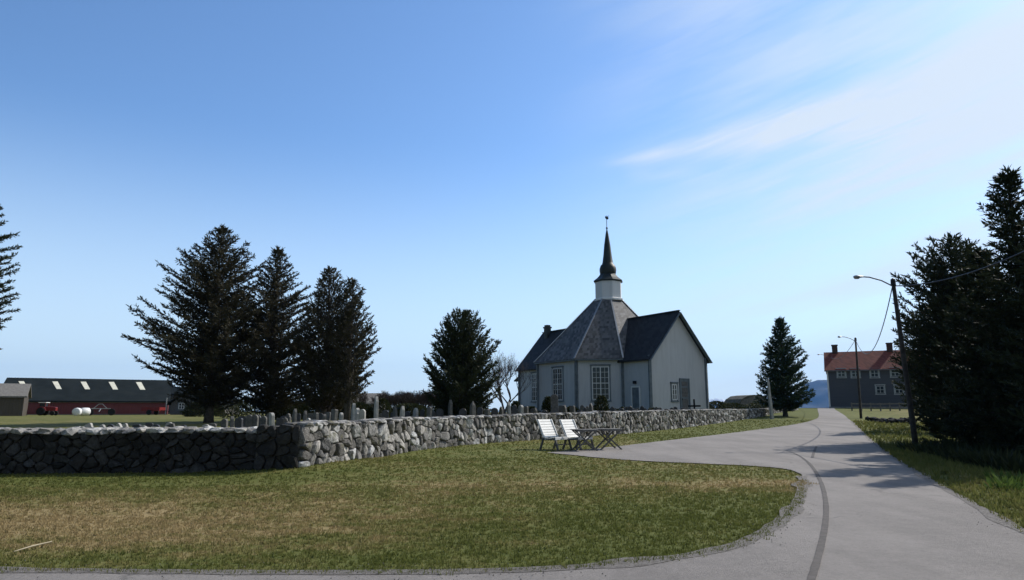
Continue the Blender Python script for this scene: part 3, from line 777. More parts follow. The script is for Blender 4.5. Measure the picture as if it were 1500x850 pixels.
    for p in (P1, P2):
        d = MB(); d.tube([(p[0]*1.03, p[1]*1.03-.02, ze-.3), (p[0]*1.02, p[1]*1.02-.12, ze-.6), (p[0]*1.02, p[1]*1.02-.12, .2)], .06, 8); d.build('downpipe', M['trim'], church)
    # sacristy at the far end
    s = MB(); x0, x1 = E2-2.6, E2-.01; s.box(x0, x1, -2.4, 2.4, -.3, 4.2); sc_ = s.build('sacristy', M['white_board'], church)
    s = MB(); pr = [(x1+.0, 5.6), (x0-.4, 4.15), (x0-.4, 4.0), (x1, 5.42)]; s.prism(pr, -2.8, 2.8); s.build('lean_to_roof', M['slate'], sc_)
    window(sc_, ((x0+x1)/2, -2.4, 2.2), (0, -1), .7, 1.3, 2, 2)
    # chimney
    s = MB(); s.box(-.32, .32, -.32, .32, 7.2, 10.6); s.box(-.40, .40, -.40, .40, 10.6, 10.78); s.box(-.28, .28, -.28, .28, 10.78, 11.0)
    ch = s.build('chimney', M['copper'], a2); ch.location = (E2+1.3, -.5, 0)
    # tower ---------------------------------------------------
    zt = lambda py: z_at(py, CO.y)-CG
    ph = math.pi/8; k8 = 1/math.cos(math.pi/8)
    t = MB(); t.lathe([(1.42*k8, zp-.5), (1.42*k8, zt(413))], 8, phase=ph); tw = t.build('tower', M['white_clean'], church)
    t = MB(); t.lathe([(1.62*k8, zp-.08), (1.62*k8, zp+.12), (1.46*k8, zp+.2)], 8, phase=ph); t.build('tower_base_trim', M['white'], tw)
    z0 = zt(413)
    t = MB(); t.lathe([(1.40*k8, z0-.12), (1.58*k8, z0-.05), (1.60*k8, z0+.05), (1.18*k8, z0+.40), (.92*k8, z0+.72), (.86*k8, zt(402))], 8, phase=ph); t.build('skirt_roof', M['copper'], tw)
    zb_, zc = zt(402), zt(389)
    t = MB(); t.lathe([(.84, zb_-.05), (.92, zb_+.12), (.96, zb_+.42), (.94, zb_+.7), (.84, zc-.05), (.68, zc+.12), (.60, zc+.35), (.48, zc+1.2), (.36, zc+2.4), (.17, zc+3.7), (.05, zt(336)), (.035, zt(334))], 16)
    sp = t.build('spire', M['copper'], tw, True)
    t = MB(); zs = zt(336); t.tube([(0, 0, zs-.3), (0, 0, zt(316))], .035, 6)
    t.lathe([(.0, zs-.02), (.10, zs+.05), (.13, zs+.13), (.10, zs+.21), (.0, zs+.28)], 10)
    t.build('finial_rod', M['iron'], sp)
    zv = zt(321); t = MB(); t.prism([(-.05, zv), (.22, zv-.12), (.36, zv+.05), (.25, zv+.16), (.34, zv+.36), (.12, zv+.22), (-.05, zv+.30), (-.22, zv+.42), (-.26, zv+.2), (-.16, zv+.08)], -.02, .02)
    t.build('weather_vane', M['iron'], sp)
    # windows and doors ---------------------------------------
    mid = lambda a, b, t=.5: (a[0]+(b[0]-a[0])*t, a[1]+(b[1]-a[1])*t)
    def nrm(a, b):
        d = Vector((b[0]-a[0], b[1]-a[1])).normalized(); return (d.y, -d.x) if Vector((d.y, -d.x)).dot(Vector(mid(a, b))) > 0 else (-d.y, d.x)
    m_ = mid(P1, P2, .48); window(church, (m_[0], m_[1], 3.1), nrm(P1, P2), 1.7, 3.3, 4, 6)
    m_ = mid(P2, P3, .47); window(church, (m_[0], m_[1], 3.1), (0, -1), 1.7, 3.3, 4, 6)
    m_ = (-(RA+L2*.45), -AA); window(church, (m_[0], m_[1], 3.1), (0, -1), 1.5, 3.2, 4, 6)
    for a, b in ((Q1, Q2), (Q2, Q3)):
        m_ = mid(a, b); window(church, (m_[0], m_[1], 3.1), nrm(a, b), 1.7, 3.3, 4, 6)
    # small door with canopy lamp on the arm's side wall
    x = RA+L1*.48; d = MB(); d.box(x-.5, x+.5, -AA-.05, -AA-.002, .35, 2.6); sd = d.build('side_door', M['trim'], church)
    d = MB(); d.box(x-.62, x+.62, -AA-.09, -AA-.052, 2.6, 2.75); d.box(x-.62, x-.5, -AA-.09, -AA-.003, .35, 2.6); d.box(x+.5, x+.62, -AA-.09, -AA-.003, .35, 2.6); d.build('door_frame', M['white'], sd)
    d = MB(); d.box(x-.12, x+.12, -AA-.3, -AA-.003, 2.95, 3.25); d.build('wall_lamp', M['iron'], church)
    # front door and small window beside it on the gable
    y = .7; d = MB(); d.box(E1+.002, E1+.07, y-.55, y+.55, .3, 3.4); fd = d.build('door', M['trim'], church)
    d = MB(); d.box(E1+.002, E1+.11, y-.68, y-.552, .3, 3.52); d.box(E1+.002, E1+.11, y+.552, y+.68, .3, 3.52); d.box(E1+.002, E1+.12, y-.55, y+.55, 3.40, 3.52); d.build('door_frame', M['trim'], fd)
    d = MB(); d.box(E1+.071, E1+.12, y-.42, y-.36, 1.4, 1.55); d.build('handle', M['iron'], fd)
    for z0_, z1_ in ((.5, 1.5), (1.7, 2.6), (2.75, 3.2)):
        d = MB(); d.box(E1+.071, E1+.09, y-.40, y+.40, z0_, z1_); d.build('door_panel', M['wood_dark'], fd)
    window(church, (E1, -.7, 2.15), (1, 0), .65, 1.5, 2, 3)
    d = MB(); d.box(E1+.05, E1+1.3, y-1.1, y+1.1, -.4, .12); d.box(E1+.05, E1+.9, y-.9, y+.9, .12, .28); d.build('step', M['granite'], church)
def window(parent, c, n, w, h, cols, rows, frame='white', surround='trim'):
    ang = math.atan2(n[1], n[0])+math.pi/2; Mx = Matrix.Translation(c) @ Matrix.Rotation(ang, 4, 'Z')
    g = MB(); g.box(-w/2, w/2, -.025, -.004, -h/2, h/2, Mx); win = g.build('window', M['glass'], parent)
    f = MB(); t = .07
    f.box(-w/2-.02, -w/2+t, -.07, -.026, -h/2, h/2, Mx); f.box(w/2-t, w/2+.02, -.07, -.026, -h/2, h/2, Mx)
    f.box(-w/2+t, w/2-t, -.07, -.026, h/2-t, h/2, Mx); f.box(-w/2+t, w/2-t, -.07, -.026, -h/2, -h/2+t, Mx)
    for i in range(1, cols):
        x = -w/2+w*i/cols; q = .045 if i*2 == cols else .016; f.box(x-q, x+q, -.062, -.027, -h/2+t, h/2-t, Mx)
    for i in range(1, rows):
        z = -h/2+h*i/rows; q = .035 if i*2 == rows else .016; f.box(-w/2+t, w/2-t, -.055, -.028, z-q, z+q, Mx)
    f.build('frame', M[frame], win)
    s = MB(); s.box(-w/2-.16, -w/2-.022, -.05, -.003, -h/2-.1, h/2+.1, Mx); s.box(w/2+.022, w/2+.16, -.05, -.003, -h/2-.1, h/2+.1, Mx)
    s.box(-w/2-.2, w/2+.2, -.11, -.003, h/2+.101, h/2+.24, Mx); s.box(-w/2-.2, w/2+.2, -.12, -.003, -h/2-.2, -h/2-.101, Mx)
    s.build('sill', M[surround], win)
    return win
build_church()
tag(church, 'white wooden octagonal church with grey slate roof and slender black spire', 'church')

# ------------------------------------------------------------------ trees
def spray_quads(B, D, L, W, rng):
    """thin diamond faces: base points B, unit directions D, lengths L, widths W"""
    n = len(B); r = rng.normal(size=(n, 3)); s = np.cross(D, r); s /= np.linalg.norm(s, axis=1, keepdims=True)+1e-9
    T = B+D*L[:, None]; Mi = B+D*(L*.45)[:, None]; Vq = np.stack([B, Mi+s*W[:, None], T, Mi-s*W[:, None]], 1)
    return Vq.reshape(-1, 3)
def conifer(px, Y, ytop, label, group, left, right, seed, cat='conifer', name='spruce_tree', nb=150, base_t=.12, rise=(15, 42), mat='spruce', spr=1., dens=1., tw=1.,
            inner=.3, stems=1, X=None, fill=.0, lean=0., ybase=None, H=None, bare=.0, top_extra=None, jit=.25, irr=.28):
    rng = np.random.default_rng(seed); rnd = random.Random(seed)
    if X is None: X = x_at(px, Y, z_at(ytop, Y))
    z0 = terrain(X, Y)-.1
    if H is None: H = z_at(ytop, Y)-z0
    root = empty(name, (X, Y, z0)); tag(root, label, cat, group)
    # trunk
    t = MB(); ns = 14; ph = rnd.random()*6
    def axis_at(h): 
        k = h/H; return np.array([lean*k*k*H+.12*math.sin(k*5+ph)*k, .10*math.sin(k*4+ph*2)*k, h])
    pts = [tuple(axis_at(H*i/ns)) for i in range(ns+1)]; r0 = .016*H+.05
    t.tube(pts, [r0*(1-i/ns)**.9*(1.35 if i == 0 else 1)+.012 for i in range(ns+1)], 9)
    for s in range(stems-1):
        a = rnd.uniform(0, 6.28); o = np.array([math.cos(a), math.sin(a)*.6, 0])*rnd.uniform(.5, 1.3); hh = H*rnd.uniform(.45, .7)
        p2 = [tuple(o*(.4+.6*min(1, i/4.)) + axis_at(hh*i/8.)*np.array([1, 1, 1])+o*.5*(i/8.)) for i in range(9)]
        t2_ = MB(); t2_.tube(p2, [r0*.62*(1-i/8.5)+.01 for i in range(9)], 7); t2_.build('trunk', M['bark'], root, True)
    t.build('trunk', M['bark'], root, True)
    lt = [a for a, b in left]; lv = [b for a, b in left]; rt = [a for a, b in right]; rv = [b for a, b in right]
    Vs = []; twg = MB(); Dd = []
    for b in range(nb):
        u = (b+rnd.random())/nb; tt = base_t+(1-base_t)*(1-(1-u)**.85) if True else u
        tt = min(tt, .985); az = b*2.39996+rnd.uniform(-.4, .4); cx, sy = math.cos(az), math.sin(az)
        wl = np.interp(tt, lt, lv); wr = np.interp(tt, rt, rv); m_ = (wl+wr)/2
        Rr = wl*max(0, -cx)**2+wr*max(0, cx)**2+m_*sy*sy
        Rr *= 1+irr*1.6*noise.noise(Vector((cx*1.3+seed, sy*1.3, tt*7.)))
        e = R(rise[0]+(rise[1]-rise[0])*tt+rnd.uniform(-9, 9)); Lh = Rr*rnd.uniform(1-jit*1.6, 1+jit*.35)
        if Lh < .15: Lh = .15
        rise_h = Lh*math.tan(e); curve = rnd.uniform(-.05, .22)*Lh
        # attach so that the tip is at tt, base lower
        hb = max(.05*H, tt*H-rise_h*.85); base = axis_at(min(hb, H*.97)); out = np.array([cx, sy, 0.]); side = np.array([-sy, cx, 0.])
        sw = rnd.uniform(-.15, .15)*Lh
        def P(s): return base[None, :]+out[None, :]*(Lh*s)[:, None]+side[None, :]*(sw*s*s)[:, None]+np.array([0, 0, 1.])[None, :]*((rise_h-curve)*s+curve*s*s)[:, None]
        ss = np.linspace(0, 1, 6); pp = P(ss); rb = .008+.012*Lh
        twg.tube([tuple(q) for q in pp], [rb*(1-.8*k) for k in ss], 4, cap=False)
        Ltot = math.hypot(Lh, rise_h); step = .20*tw; k = max(3, int(Ltot/step)); s0 = inner if Lh > 1. else .1
        ssn = np.linspace(s0 if rnd.random() > fill else .08, 1., k)+rng.uniform(-.02, .02, k); ssn = np.clip(ssn, .02, 1); pb = P(ssn)
        tan = P(np.clip(ssn+.03, 0, 1.06))-P(np.clip(ssn-.03, 0, 1)); tan /= np.linalg.norm(tan, axis=1, keepdims=True)+1e-9
        for sgn in (-1, 1):
            mfork = rng.uniform(.5, 1.1, k)[:, None]
            d = tan*1.0+side[None, :]*sgn*mfork+rng.normal(0, .18, (k, 3)); d[:, 2] += rng.uniform(-.25, .25, k); d /= np.linalg.norm(d, axis=1, keepdims=True)
            tl = (.22+.34*Ltot*.28*(1-ssn*.75))*rng.uniform(.55, 1.25, k)*tw; tl = np.minimum(tl, 1.1*tw)
            if bare > 0:
                for i in range(0, k, 2):
                    if rnd.random() < bare: twg.tube([tuple(pb[i]), tuple(pb[i]+d[i]*tl[i]*.9)], [rb*.35+.003, .003], 3, cap=False)
            ns_ = max(2, int(round(5*dens)))
            for j in range(ns_):
                f = (j+rng.uniform(0, 1, k))/ns_; keep = rng.uniform(0, 1, k) < (1.-.75*bare*(1-ssn) if bare else 1.)
                B = pb+d*(tl*f)[:, None]; dd = d*.9+rng.normal(0, .42, (k, 3)); dd[:, 2] += .12; dd /= np.linalg.norm(dd, axis=1, keepdims=True)
                Ls = rng.uniform(.11, .24, k)*spr; Ws = rng.uniform(.017, .034, k)*spr
                Vs.append(spray_quads(B[keep], dd[keep], Ls[keep], Ws[keep], rng))
        # foliage straight along the tip of the branch
        kk = max(3, int(4*dens)); B = P(np.linspace(.75, 1., kk)); dd = np.tile(tan[-1], (kk, 1))+rng.normal(0, .3, (kk, 3)); dd /= np.linalg.norm(dd, axis=1, keepdims=True)
        Vs.append(spray_quads(B, dd, rng.uniform(.14, .3, kk)*spr, rng.uniform(.02, .035, kk)*spr, rng))
    # leader
    kk = int(60*max(1, dens)); hs = H-rng.uniform(0, 1, kk)**1.5*.12*H; B = np.stack([axis_at(h) for h in hs]); dd = rng.normal(0, .5, (kk, 3)); dd[:, 2] += .8; dd /= np.linalg.norm(dd, axis=1, keepdims=True)
    Vs.append(spray_quads(B, dd, rng.uniform(.12, .32, kk)*spr, rng.uniform(.02, .035, kk)*spr, rng))
    V = np.concatenate(Vs); F = np.arange(len(V)).reshape(-1, 4)
    mesh_obj('crown', V, F, M[mat], root); twg.build('limbs', M['twig'], root)
    return root
def sc(px, Y): return px*Y/1000.   # pixels to metres at distance Y
def pr(lst, Y): return [(t, sc(p, Y)) for t, p in lst]
GT = 'dark spruces in the churchyard left of the church'
YL = 55
conifer(327, YL, 333, 'tall dark churchyard spruce with branches sweeping far out to the left', None,
        pr([(0, 20), (.15, 50), (.25, 80), (.35, 104), (.44, 118), (.5, 100), (.6, 90), (.72, 78), (.82, 58), (.92, 28), (1, 2)], YL),
        pr([(0, 20), (.2, 66), (.4, 84), (.6, 78), (.75, 66), (.88, 38), (1, 2)], YL), 21, nb=400, mat='spruce_brown', rise=(14, 34), irr=.15, dens=1.5, spr=1.5, tw=1.25, bare=.35, inner=.15, base_t=.10, jit=.3, fill=.3)
conifer(409, YL+3, 364, 'pointed dark spruce in the middle of the clump of three', None,
        pr([(0, 10), (.15, 55), (.3, 68), (.5, 60), (.7, 44), (.85, 26), (1, 2)], YL), pr([(0, 10), (.15, 58), (.3, 72), (.5, 70), (.7, 54), (.85, 28), (1, 2)], YL), 22, nb=320, mat='spruce_brown', rise=(14, 38), dens=1.5, spr=1.5, tw=1.2, bare=.35, stems=2, inner=.12, fill=.4, base_t=.07)
conifer(484, YL, 394, 'ragged dark spruce at the right end of the clump of three, with bare lower twigs', None,
        pr([(0, 15), (.2, 50), (.4, 58), (.6, 44), (.8, 24), (1, 3)], YL), pr([(0, 15), (.12, 45), (.25, 60), (.4, 66), (.55, 67), (.7, 60), (.82, 40), (.93, 18), (1, 3)], YL), 23, nb=300, mat='spruce_brown', rise=(24, 52), dens=1.25, spr=1.5, tw=1.2, bare=.8, stems=5, inner=.3, base_t=.12, fill=.2)
conifer(516, YL-2, 412, 'lesser second leader of dark spruce rising right beside the ragged spruce', None,
        pr([(0, 10), (.3, 22), (.6, 22), (.8, 14), (1, 2)], YL), pr([(0, 10), (.3, 30), (.5, 36), (.7, 28), (.85, 14), (1, 2)], YL), 24, nb=150, mat='spruce_brown', rise=(30, 56), dens=1.2, spr=1.4, tw=1.1, bare=.8, stems=2, inner=.3, base_t=.2, fill=.2)
conifer(678, 45, 457, 'round headed dense conifer standing alone left of the church', None,
        pr([(0, 15), (.1, 38), (.3, 50), (.45, 52), (.6, 46), (.75, 38), (.88, 28), (.96, 14), (1, 4)], 45),
        pr([(0, 15), (.1, 36), (.3, 46), (.5, 47), (.65, 44), (.8, 36), (.9, 24), (.97, 12), (1, 4)], 45), 25, nb=260, mat='spruce', rise=(28, 58), dens=1.6, spr=1.25, tw=1.0, inner=.15, fill=.5, base_t=.08, jit=.18)
conifer(-40, 46, 262, 'dark spruce cut by the left edge of the picture, behind the low wall', None,
        pr([(0, 10), (.2, 50), (.45, 75), (.7, 60), (.9, 25), (1, 2)], 46), pr([(0, 10), (.2, 50), (.35, 66), (.45, 74), (.6, 76), (.72, 66), (.85, 46), (1, 2)], 46), 26, nb=300, irr=.12, rise=(8, 35), dens=1.5, spr=1.3, tw=1.1)
conifer(1141, 70, 468, 'small regular spruce by the roadside at the end of the stone wall', None,
        pr([(0, 10), (.08, 26), (.2, 36), (.35, 34), (.5, 29), (.7, 20), (.85, 11), (1, 1)], 70), pr([(0, 10), (.08, 28), (.2, 36), (.3, 37), (.5, 30), (.7, 24), (.85, 12), (1, 1)], 70), 27, nb=230, mat='spruce_green', rise=(14, 44), dens=1.5, spr=1.6, tw=1.2, inner=.15, base_t=.1, jit=.2)
# right-hand belt
conifer(1392, 33, 350, 'broad bushy dark spruce behind the nearer street lamp pole', None,
        pr([(0, 56), (.12, 66), (.3, 84), (.5, 90), (.65, 86), (.8, 74), (.9, 58), (.97, 32), (1, 10)], 33), pr([(0, 60), (.5, 60), (.8, 45), (.93, 28), (1, 5)], 33), 31, nb=330, rise=(18, 48), dens=1.7, spr=1.25, tw=1.0, inner=.1, fill=.6, base_t=.03, jit=.18)
conifer(1476, 24, 252, 'tallest pointed spruce in the dark belt at the right edge', None,
        pr([(0, 70), (.2, 90), (.4, 72), (.55, 58), (.68, 46), (.78, 42), (.86, 36), (.92, 22), (.96, 11), (1, 1)], 24), pr([(0, 70), (.3, 80), (.6, 60), (.8, 40), (.9, 30), (1, 2)], 24), 32, nb=340, rise=(6, 34), dens=1.7, spr=1.1, tw=.95, inner=.1, fill=.5, base_t=.03, jit=.25)
conifer(1428, 27, 368, 'spruce wedged between the broad one and the tallest one', None,
        pr([(0, 70), (.3, 70), (.6, 52), (.85, 28), (1, 2)], 27), pr([(0, 70), (.3, 70), (.6, 52), (.85, 28), (1, 2)], 27), 33, nb=230, rise=(10, 40), dens=1.5, spr=1.25, tw=1.0, fill=.6, inner=.1, base_t=.02)
conifer(1522, 27, 318, 'dense spruce at the very edge behind the tallest one', None,
        pr([(0, 60), (.3, 62), (.6, 46), (.85, 24), (1, 2)], 27), pr([(0, 60), (.3, 62), (.6, 46), (.85, 24), (1, 2)], 27), 35, nb=230, rise=(8, 36), dens=1.6, spr=1.2, tw=1.0, fill=.6, inner=.1, base_t=.02)
conifer(1348, 46, 452, 'small spruce with one branch poking out left of the lamp pole', None,
        pr([(0, 20), (.2, 36), (.5, 40), (.68, 45), (.8, 40), (.9, 18), (1, 2)], 46), pr([(0, 30), (.5, 30), (.8, 15), (1, 1)], 46), 34, nb=150, rise=(10, 36), dens=1.4, spr=1.3, tw=1.1, fill=.5, inner=.1, base_t=.2)
i = 0
for (x, y, H_, lab) in ((17.5, 21.2, 9.8, 'spruce just outside the right edge nearest the camera'), (22.6, 26.5, 10.8, 'spruce just outside the right edge behind the nearest one'),
                        (30.5, 47.5, 12.0, 'spruce hidden in the back of the right hand belt'), (37.5, 56, 11.5, 'farthest spruce of the right hand belt')):
    i += 1
    conifer(0, y, 0, lab, None, [(0, 1.4), (.2, 2.0), (.5, 1.4), (.8, .8), (1, .05)], [(0, 1.5), (.2, 2.3), (.5, 1.6), (.8, .8), (1, .05)], 40+i, X=x, H=H_, nb=190, rise=(5, 35), dens=1.1, spr=1.3, tw=1.1, fill=.5, inner=.1, base_t=.03)

def bare_tree(px, Y, ytop, label, seed, spread=.5, mat='twigpale', name='bare_tree', cat='tree', depth=6, r0=.14, X=None, H=None, stems=1, group=None, upb=.25):
    rnd = random.Random(seed); X = x_at(px, Y) if X is None else X; z0 = terrain(X, Y)-.05; H = z_at(ytop, Y)-z0 if H is None else H
    root = empty(name, (X, Y, z0)); tag(root, label, cat, group); trs = []; cr = MB()
    def grow(p, d, L, r, lev):
        n = 3; pts = [p]; q = p.copy(); dd = d.copy()
        for i in range(n):
            dd = (dd+Vector((rnd.uniform(-1, 1), rnd.uniform(-1, 1), rnd.uniform(-.4, .8)))*.17).normalized(); q = q+dd*L/n; pts.append(q.copy())
        (trs[-1] if lev < 1 else cr).tube(pts, [r*(1-.35*i/n) for i in range(n+1)], 6 if lev < 2 else 3, cap=False)
        if lev >= depth: return
        for c in range(3 if lev > 0 else 4):
            ax = Vector((rnd.uniform(-1, 1), rnd.uniform(-1, 1), rnd.uniform(-.2, .6))).normalized()
            nd_ = (dd*(1-spread)+ax*spread+Vector((0, 0, upb))).normalized()
            grow(pts[-1] if c < 2 else pts[-2], nd_, L*rnd.uniform(.62, .85), max(.006, r*.58), lev+1)
    for s in range(stems):
        o = Vector((rnd.uniform(-1, 1), rnd.uniform(-1, 1), 0))*(.35*(stems > 1)*stems**.5)
        tr = MB(); trs.append(tr); grow(o, Vector((rnd.uniform(-.25, .25), rnd.uniform(-.2, .2), 1)).normalized(), H*(.26 if stems < 5 else .16), r0, 0)
    # scale the height to fit
    zs = max(v[2] for v in cr.v); k = H/zs
    for tr in trs: tr.v = [(v[0]*k, v[1]*k, v[2]*k) for v in tr.v]; tr.build('trunk', M['barkgrey'], root)
    cr.v = [(v[0]*k, v[1]*k, v[2]*k) for v in cr.v]
    cr.build('crown', M[mat], root)
    return root
bare_tree(744, 74, 512, 'bare leafless tree beside the far left end of the church', 51, r0=.13, depth=6, spread=.55, stems=2)
for i, (px, Y, yt, lab) in enumerate([(566, 75, 571, 'leftmost leafless grey shrub right of the clump of three spruces'), (588, 78, 573, 'leafless grey shrub second from the left right of the spruce clump'),
                                      (612, 74, 572, 'leafless grey shrub left of the round headed conifer'), (630, 70, 568, 'twiggy shrub touching the left foot of the round headed conifer')]):
    bare_tree(px, Y, yt, lab, 60+i, spread=.6, name='bare_shrub', cat='shrub', depth=5, r0=.022, stems=16, upb=.5, mat='twig', group=None)

def leaf_shrub(px, Y, ytop, wpx, label, seed, mat='hedge', name='evergreen_shrub', cat='shrub', pointed=.5, group=None, n=1700, X=None, depth=None, leaf=1.):
    rng = np.random.default_rng(seed); X = x_at(px, Y) if X is None else X; z0 = terrain(X, Y)-.05; H = z_at(ytop, Y)-z0; rx = sc(wpx, Y)/2; ry = depth/2 if depth else rx
    root = empty(name, (X, Y, z0)); tag(root, label, cat, group)
    t = rng.uniform(0, 1, n); prof_ = (1-t**(1+3*(1-pointed)))**(.5+.5*pointed)*.9+.06; a = rng.uniform(0, 2*np.pi, n); rr = np.sqrt(rng.uniform(.15, 1., n))
    lump = np.array([1+.28*noise.noise(Vector((math.cos(q)*1.6+seed, math.sin(q)*1.6, w*3.5))) for q, w in zip(a, t)])
    B = np.stack([np.cos(a)*rr*rx*prof_*lump, np.sin(a)*rr*ry*prof_*lump, t*H*.94+.02], 1)
    D = np.stack([np.cos(a), np.sin(a), np.full(n, .9)], 1)+rng.normal(0, .5, (n, 3)); D /= np.linalg.norm(D, axis=1, keepdims=True)
    V = spray_quads(B, D, rng.uniform(.12, .26, n)*leaf, rng.uniform(.035, .07, n)*leaf, rng); F = np.arange(len(V)).reshape(-1, 4)
    mesh_obj('foliage', V, F, M[mat], root); m = MB()
    for k in range(3): m.tube([(.05*k, 0, 0), (.1*math.cos(k*2), .1*math.sin(k*2), H*.6)], [.05, .02], 5)
    m.build('stem', M['bark'], root); return root
# ------------------------------------------------------------------ mountains, sea, far things
def mountain(name, Yc, pts, seed, depth, kind_mat):
    """ridge whose skyline heights are given at bearings; a real massif with depth"""
    n = 120; mrow = 26; V = np.zeros((mrow, n, 3)); xs0 = [x_at(p[0], Yc) for p in pts]; hs0 = [max(0, z_at(p[1], Yc)) for p in pts]
    for j in range(mrow):
        v = j/(mrow-1)*2-1
        for i in range(n):
            x = xs0[0]+(xs0[-1]-xs0[0])*i/(n-1); h = float(np.interp(x, xs0, hs0)); f = max(0, 1-abs(v)**1.15)
            p = Vector((x/900., v*3, seed)); r_ = 1-abs(noise.noise(p*1.5))*.7-abs(noise.noise(p*4))*.25
            ff = f**.9*(1 if abs(v) < .04 else r_*.85+.15)
            V[j, i] = (x, Yc+v*depth, -12+(h+12)*ff+h*.05*noise.noise(p*6)*f)
    a = (np.arange(mrow-1)[:, None]*n+np.arange(n-1)[None, :]).ravel(); F = np.stack([a, a+1, a+1+n, a+n], 1)
    o = mesh_obj(name, V.reshape(-1, 3), F, kind_mat, smooth_=True); tag(o, kind='structure')
def rock_snow(name, line, soft, rock=(.05, .055, .06)):
    m, nt, b = new_mat(name); p = world_pos(nt); s = nt.nodes.new('ShaderNodeSeparateXYZ'); nt.links.new(p, s.inputs[0])
    n = noise_n(nt, p, .006, 8, .7); h = mth(nt, 'ADD', s.outputs[2], mth(nt, 'MULTIPLY', mth(nt, 'SUBTRACT', n, .5), soft))
    col = mixc(nt, maprange(nt, h, line-15, line+15), rock, (.75, .77, .8)); nt.links.new(col, b.inputs['Base Color']); b.inputs['Roughness'].default_value = .9; b.inputs['Specular IOR Level'].default_value = .1
    return m
mountain('mountain', 6500, [(1085, 600), (1130, 597), (1160, 588), (1175, 570), (1190, 555), (1200, 550), (1215, 545), (1240, 540), (1275, 548), (1320, 560), (1400, 580), (1500, 600)], 2.2, 900, rock_snow('rock_and_snow', 330, 260))
mountain('mountain', 8500, [(1022, 600), (1036, 590), (1045, 582), (1052, 578), (1060, 584), (1075, 590), (1100, 600)], 5.2, 900, rock_snow('far_rock_and_snow', 60, 120))
sea_m, nt, b = new_mat('sea_water'); b.inputs['Base Color'].default_value = (.02, .05, .08, 1); b.inputs['Roughness'].default_value = .25
bump(nt, b, noise_n(nt, world_pos(nt), .3, 4), .3, .2)
o = mesh_obj('sea', [(-9400, 300, -11), (9400, 300, -11), (9400, 9700, -11), (-9400, 9700, -11)], [(0, 1, 2, 3)], sea_m); tag(o, kind='structure')
# haze box: even pale air round the scene
def haze():
    m = bpy.data.materials.new('haze_air'); m.use_nodes = True; nt = m.node_tree; nt.nodes.clear()
    out = nd(nt, 'ShaderNodeOutputMaterial'); v = nd(nt, 'ShaderNodeVolumePrincipled'); v.inputs['Density'].default_value = 4.5e-5
    v.inputs['Color'].default_value = (.17, .46, 1., 1); v.inputs['Anisotropy'].default_value = .2
    nt.links.new(v.outputs[0], out.inputs['Volume'])
    b_ = MB(); b_.box(-9500, 9500, -300, 9800, -16, 620); o = b_.build('haze', m); tag(o, 'thin bluish air', 'haze', kind='stuff')
haze()

# ------------------------------------------------------------------ farm on the left
def gable_building(name, loc, rz, W, D, hw, hr, wall_m, roof_m, label, cat, ov=.4, ridge_x=True):
    """W along local x (ridge direction), D along y, walls hw high, ridge hr"""
    root = empty(name, loc, rz); tag(root, label, cat)
    w = MB(); x0, x1, y0, y1 = -W/2, W/2, -D/2, D/2
    w.quad((x0, y0, -.5), (x1, y0, -.5), (x1, y0, hw), (x0, y0, hw)); w.quad((x1, y1, -.5), (x0, y1, -.5), (x0, y1, hw), (x1, y1, hw))
    w.poly([(x1, y0, -.5), (x1, y1, -.5), (x1, y1, hw), (x1, 0, hr), (x1, y0, hw)]); w.poly([(x0, y1, -.5), (x0, y0, -.5), (x0, y0, hw), (x0, 0, hr), (x0, y1, hw)])
    wall = w.build('wall', wall_m, root)
    r = MB(); k = (hr-hw)/(D/2); t = .18; ye = D/2+ov; ze = hw-ov*k
    for s in (-1, 1):
        up = [(x0-ov, 0, hr+.08), (x1+ov, 0, hr+.08), (x1+ov, s*ye, ze+.08), (x0-ov, s*ye, ze+.08)]
        r.poly(up); r.poly([(a, b_, c-t) for a, b_, c in up])
        for i, j in ((1, 2), (2, 3), (3, 0)): r.quad(up[i], up[j], (*up[j][:2], up[j][2]-t), (*up[i][:2], up[i][2]-t))
    roof = r.build('roof', roof_m, root)
    return root, wall, roof, k
def ray_plane(px, py, P0, N):
    d = Vector(((px-750)/1000., CP-(425-py)/1000.*SP, SP+(425-py)/1000.*CP)); o_ = Vector((0, 0, CAMH))
    return o_+d*((P0-o_).dot(N)/d.dot(N))
